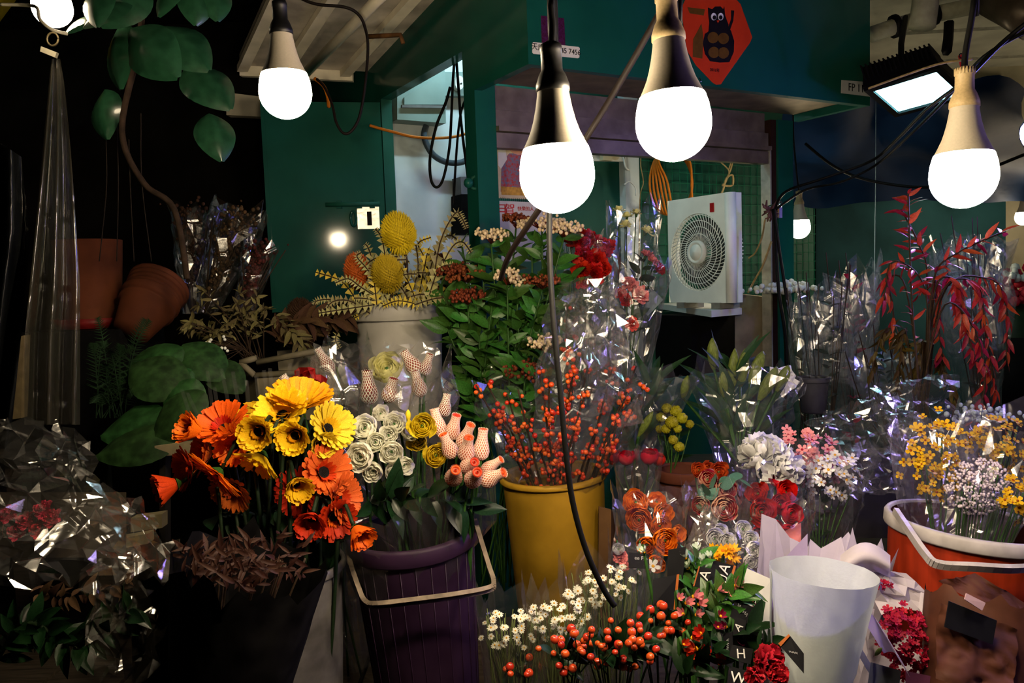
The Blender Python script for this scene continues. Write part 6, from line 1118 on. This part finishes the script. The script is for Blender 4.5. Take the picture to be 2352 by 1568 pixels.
for i in range(4): part(rp, 'hanging_root', MB().tube(smooth(PP([(240 + 28 * i, 260 + 30 * (i % 3), 2.1), (245 + 27 * i, 420, 2.1), (228 + 40 * i, 600, 2.12)])), .0014, 4), mat('root_dark', (.03, .02, .012), .9) if i == 0 else bpy.data.materials['root_dark'])
solo('yellow_awning', MB().grid(lambda u, v: P(-60 + 135 * u - 75 * v * u, -60 + 130 * v - 30 * u * v + 10 * u, 2.2 + .3 * u), 6, 6), mat('yellow_canvas', (.45, .38, .01), .8, .1, trans=.4), 'yellow canvas awning corner beside the bare bulb', 'awning')
cab('bulb_wire_rim', [(0, 10, 1.7), (60, 12, 1.7), (85, 18, 1.68), (92, 45, 1.66), (120, 68, 1.66), (155, 78, 1.68)], .0035, mat('pale_wire', (.4, .38, .3), .4), 'pale curved wire guard beside the bulb among rubber leaves')
PCUR = film('grey_plastic_curtain', tint=(.75, .75, .7), haze=.30, bump=.25, bscale=10, hcol=(.12, .11, .08), refl=.7, crease=5, cstr=.2)
r = thing('plastic_curtain', 'translucent grey plastic sheet gathered and tied at its top', 'curtain', P(120, 980, 1.9))
def cur(u, v): 
    xl = 118 - 62 * min(1, v * 1.3); xr = 138 + 46 * min(1, v * 1.6) ** .7; x = xl + (xr - xl) * u; return P(x, 135 + 840 * v, 1.9 - .03 * sin(u * 14 + v * 2) * min(1, v * 3))
part(r, 'gathered_sheet', MB().grid(cur, 24, 16), PCUR); part(r, 'tie_ring', MB().tube([P(121 + 13 * cos(a), 90 + 15 * sin(a), 1.88) for a in [k * pi / 8 for k in range(17)]], .0025, 5), mat('dull_ring', (.12, .10, .06), .5, metal=.5)); part(r, 'white_clip', MB().slab(PP([(94, 106, 1.88), (130, 120, 1.88), (126, 132, 1.88), (92, 118, 1.88)]), V((0, .01, 0))), mat('dirty_white_clip', (.32, .30, .24), .6), smooth=False)
def cur2(u, v): return P(-40 + 110 * u - 70 * u * abs(v - .3), 300 + 680 * v + 60 * u, 1.8 - .04 * sin(u * 11 + v * 5))
solo('black_plastic_sheet', MB().grid(cur2, 22, 18), mat('shiny_black_sheeting', (.012, .014, .016), .25, .3, 8, bump=.5, bscale=9), 'shiny black plastic sheeting hanging beside the grey curtain', 'plastic sheet')
solo('pale_board_edge', MB().slab(PP([(20, 780, 2.2), (55, 770, 2.2), (48, 960, 2.2), (8, 965, 2.2)]), V((0, .03, 0))), mat('worn_beige_paint', (.22, .18, .11), .8, .3), 'worn beige board edge behind the black sheeting', 'board', smooth=False)
# pots ------------------------------------------------------------------
TERD = mat('orange_brown_clay', (.13, .045, .015), .8, .3, 10, bump=.05)
solo('standing_pot', MB().lathe([(.0001, 0), (.085, 0), (.09, .02), (.088, .05), (.084, .055), (.098, .26), (.09, .26)], 28, fz(P(215, 752, 2.45) + V((0, 0, .006)), ZUP)), TERD, 'tall orange brown clay pot in the shade behind the curtain', 'pot')
solo('dark_crate', MB().box((P(215, 752, 2.45).x, P(215, 752, 2.45).y, (.98 + P(215, 752, 2.45).z) / 2), (.3, .3, P(215, 752, 2.45).z - .98 - .004)), BLACKM, 'black crate lifting the clay pot off the shelf', 'crate', smooth=False)
solo('red_tray', MB().lathe([(.0001, 0), (.10, 0), (.115, .03), (.105, .03)], 24, fz(P(215, 752, 2.45), ZUP)), mat('dark_red_plastic', (.20, .02, .02), .5), 'dark red saucer under the tall clay pot', 'saucer')
tp = thing('tilted_pot_stack', 'tilted stack of terracotta pots with ribbed rims', 'pot stack', P(300, 760, 2.3)); ax = (P(372, 640, 2.46) - P(305, 750, 2.32)).normalized(); B_ = P(302, 762, 2.32)
for i, (o, r_) in enumerate(((0, 0), (.045, .002), (.060, .004))): part(tp, 'pot', MB().lathe([(.0001, .0), (.052 + r_, 0), (.075 + r_, .095), (.082 + r_, .097), (.084 + r_, .104), (.080 + r_, .108), (.082 + r_, .128), (.088 + r_, .130), (.088 + r_, .138), (.083 + r_, .140)], 30, fz(B_ + ax * o, ax)), TERD)
# dried bundles ------------------------------------------------------------
DRY = mat('dried_straw_green', (.17, .15, .07), .8, .4, 40, obj=.3); DRYB = mat('dried_brown', (.10, .055, .025), .85, .5, 40, obj=.3); LDRY = leafm('leaf', DRY, .3, .3, .1); LDB = leafm('leaf', DRYB, .4, .5, .2)
t = thing('dried_foliage_bundle', 'bundle of dry grey green foliage with bare stems lying over the crate', 'dried flowers', P(570, 830, 2.35)); rr = random.Random(21)
for k in range(22):
    a = P(585 + rr.uniform(-25, 25), 825, 2.35); e = P(440 + rr.uniform(-20, 190), 700 + rr.uniform(-30, 60), 2.3 + rr.uniform(-.1, .1)); part(t, 'dry_stem', MB().tube(smooth([a, a.lerp(e, .5) + V((0, 0, .02)), e], 4), .0018, 4), TWIG)
    leaves(t, LDRY, [a.lerp(e, .45), e.lerp(a, .1) + V((0, 0, .01)), e], 13, .032, 400 + k, .9, .0)
t = thing('white_filler_sprig', 'sprig of tiny white dots on thin stems under the dried bundle', 'dried flowers', P(520, 860, 2.25))
for k in range(12):
    e = P(455 + rr.uniform(0, 70), 770 + rr.uniform(0, 60), 2.2); part(t, 'thin_stem', MB().tube([P(560, 800, 2.25), e], .001, 4), TWIG); part(t, 'white_dot', MB().ball(e, .0045, 6, 5), WFL)
t = thing('dried_protea_bundle', 'dried brown protea heads with pale dry leaves in the crate', 'dried flowers', P(700, 800, 2.5))
for k, (x, y, w) in enumerate(((690, 720, 60), (650, 760, 40), (740, 750, 44), (700, 780, 40))): part(t, 'dry_head', banksia_head(DRYB, 40 + k, 1.1), m=fz(P(x, y, 2.5), D(0, .9, .4), S(w, 2.5) / 2))
leaves(t, LDB, PP([(625, 790, 2.45), (680, 740, 2.45), (800, 730, 2.5)]), 60, .06, 60, 1.0, .1); leaves(t, LDRY, PP([(630, 720, 2.44), (660, 750, 2.42), (700, 790, 2.42)]), 30, .05, 61, 1.0, .1)
CRT = mat('dirty_crate_plastic', (.20, .18, .13), .6, .3, 14); cr = thing('plastic_crate', 'dirty pale plastic crate with a rounded rim under the dried bundle', 'crate', P(660, 900, 2.35))
for a, b in (((552, 832), (585, 862)), ((585, 862), (770, 850)), ((590, 832), (760, 800)), ((552, 832), (590, 822))): part(cr, 'rim_bar', MB().tube(PP([a, b], 2.3), .009, 8), CRT)
part(cr, 'front_wall', MB().slab(PP([(590, 866, 2.3), (770, 854, 2.3), (765, 960, 2.3), (600, 970, 2.3)]), V((0, .012, 0))), CRT, smooth=False); part(cr, 'side_wall', MB().slab(PP([(556, 836, 2.4), (590, 866, 2.3), (600, 970, 2.3), (565, 930, 2.4)]), V((0, .012, 0))), CRT, smooth=False); part(cr, 'back_wall', MB().slab(PP([(636, 806, 2.55), (770, 796, 2.55), (770, 850, 2.5), (640, 850, 2.5)]), V((0, .012, 0))), CRT, smooth=False)
DKF = film('brown_lit_cellophane', haze=.015, refl=1.3, hcol=(.5, .4, .25))
for i, (bx, by, tx, ty, w, d, m_, lab) in enumerate(((470, 720, 555, 480, 62, 2.7, DRYB, 'brown dried flower bundle in cellophane leaning on the green door'), (440, 720, 440, 470, 50, 2.85, DRYB, 'dim dried flower bundle in cellophane behind the tilted pots'), (560, 720, 600, 560, 40, 2.6, mat('dried_dark_red', (.10, .015, .008), .8, .4), 'dark red dried bundle in cellophane in front of the green door'))):
    b = P(bx, by, d); T_ = P(tx, ty, d); t = thing('dried_flower_bundle', lab, 'dried flowers', b); mb = MB(); rr = random.Random(70 + i)
    for k in range(260):
        f = rr.uniform(.25, 1); p = b.lerp(T_, f) + V((rr.gauss(0, .4), rr.gauss(0, .3), rr.gauss(0, .2))) * S(w, d) * f; mb.ball(p, rr.uniform(.003, .008), 5, 4)
    o = part(t, 'seed_heads', mb, m_); o['kind'] = 'stuff'
    for k in range(8): part(t, 'dry_stem', MB().tube([b, b.lerp(T_, .9) + V((rr.gauss(0, .05), 0, 0))], .002, 4), TWIG)
    sleeve(t, b, T_, .03, S(w, d), DKF, 18, 9, .12, .10, 75 + i)
# big leaves and fern ---------------------------------------------------------
MON = mat('broad_leaf_green', (.03, .09, .025), .6, .5, 9, trans=.1, obj=.35); ML = rleaf(.75, .25).copy(); ML.materials.clear(); ML.materials.append(MON)
t = thing('broad_leaf_plant', 'broad dull green leaves piled beside the orange gerberas', 'plant', P(370, 1000, 2.0))
for a, b, d, dn_ in (((420, 800), (265, 880), 2.05, (-.2, .6, .8)), ((440, 850), (300, 960), 2.0, (-.1, .5, .8)), ((450, 870), (390, 990), 1.95, (.1, .4, .9)), ((300, 840), (440, 900), 1.98, (.2, .5, .9)), ((470, 900), (350, 1010), 1.9, (0, .6, .8)), ((420, 790), (520, 870), 2.1, (.3, .5, .8)), ((450, 940), (230, 1000), 1.95, (0, .7, .7)), ((430, 980), (220, 1045), 1.9, (0, .8, .6)), ((480, 830), (560, 900), 2.1, (.2, .5, .8))):
    A_, B_ = P(*a, d), P(*b, d - .03); part(t, 'leaf', ML, m=fx(A_, B_ - A_, D(*dn_), (B_ - A_).length))
t = thing('fern_plant', 'feathery dark fern fronds in front of the plastic curtain', 'plant', P(260, 980, 2.0)); rr = random.Random(5)
for k in range(16):
    a = P(250 + rr.uniform(-30, 40), 960, 2.0); e = P(205 + rr.uniform(0, 150), 720 + rr.uniform(0, 200), 1.95 + rr.uniform(-.08, .1)); pts = smooth([a, a.lerp(e, .6) + V((0, 0, .03)), e + V((0, 0, -.01))], 6); mb = MB().tube(pts, .0012, 4)
    for j in range(3, len(pts) - 1):
        tt = (pts[j + 1] - pts[j]).normalized()
        for s in (-1, 1):
            o = tt.cross(-FW).normalized() * s
            for q in (.0, .5): p = pts[j].lerp(pts[j + 1], q); L_ = .03 * (1 - j / len(pts)) + .006; mb.add([p, p + tt * .004, p + o * L_ + tt * L_ * .5], [(0, 1, 2)])
    o = part(t, 'frond', mb, mat('fern_green', (.018, .05, .018), .6, .4) if k == 0 else bpy.data.materials['fern_green'], smooth=False)
# pale slats of a rack on the left
SLW = mat('dirty_cream_slat', (.30, .26, .17), .7, .25, 16); r = thing('slatted_rack', 'dirty cream slatted rack behind the gerberas', 'rack', onplat(360, 1.85))
for q in ([(355, 1024, 1.85), (440, 1016, 1.85), (438, 1040, 1.85), (357, 1050, 1.85)], [(300, 1190, 1.8), (372, 1180, 1.8), (372, 1212, 1.8), (300, 1222, 1.8)], [(230, 1245, 1.75), (340, 1225, 1.75), (340, 1248, 1.75), (230, 1270, 1.75)]): part(r, 'slat', MB().slab(PP(q), V((0, .03, 0))), SLW, smooth=False)
part(r, 'upright', MB().slab(PP([(366, 1050, 1.87), (380, 1048, 1.87), (380, 1500, 1.87), (366, 1500, 1.87)]), V((0, .03, 0))), mat('dark_rack_wood', (.03, .025, .02), .8), smooth=False)
# ---------------------------------------------------------------- big cellophane pile and dark foliage in the corner
r = thing('cellophane_pile', 'large heap of crumpled cellophane wrapped flowers beside the black paper bouquet', 'cellophane', onplat(120, 1.4))
CELL = film('bright_crumpled_cellophane', haze=.012, refl=1.7, rough=.15, hcol=(.7, .68, .6), crease=9)
crumple(r, PP([(-60, 960, 1.55), (110, 965, 1.55), (290, 1200, 1.40), (-60, 1240, 1.34)]), 11, 12, .014, CELL, 61, bulge=.05, name='upper_sheet'); crumple(r, PP([(-60, 1160, 1.38), (290, 1150, 1.40), (330, 1310, 1.36), (-60, 1350, 1.28)]), 9, 12, .013, CELL, 62, bulge=.04, name='lower_sheet'); crumple(r, PP([(190, 1090, 1.45), (330, 1150, 1.5), (420, 1330, 1.42), (270, 1300, 1.38)]), 9, 9, .010, CELL, 63, name='side_sheet')
crumple(r, PP([(120, 970, 1.6), (210, 1010, 1.6), (205, 1110, 1.55), (140, 1090, 1.55)]), 6, 6, .010, CELL, 64, name='loose_corner'); crumple(r, PP([(200, 1290, 1.32), (420, 1240, 1.38), (350, 1560, 1.30), (220, 1568, 1.25)]), 10, 9, .010, DKF, 65, name='front_sheet')
for k, (x, y) in enumerate(((20, 1180), (60, 1195), (100, 1170), (40, 1220), (90, 1215), (120, 1190))): part(r, 'dim_bloom', CRS, m=fz(P(x, y, 1.52), D(0, .6, .8), S(46, 1.5) / 2))
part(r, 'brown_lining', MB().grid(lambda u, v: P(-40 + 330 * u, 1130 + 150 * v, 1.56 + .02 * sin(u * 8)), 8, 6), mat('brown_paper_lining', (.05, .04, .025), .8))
t = thing('dark_leaf_bunch', 'dark green leafy stems under cellophane beside the black paper', 'foliage', onplat(120, 1.3)); leaves(t, LFD, PP([(-20, 1540, 1.28), (60, 1430, 1.3), (180, 1480, 1.3), (300, 1400, 1.32)]), 90, .05, 90, 1.2, .1); leaves(t, LDB, PP([(60, 1360, 1.34), (160, 1370, 1.34), (300, 1340, 1.36)]), 30, .03, 91, 1.2, .1)
part(t, 'stem', MB().tube(smooth(PP([(-20, 1540, 1.28), (60, 1430, 1.3), (180, 1480, 1.3), (300, 1400, 1.32)])), .004, 5), STEMD)
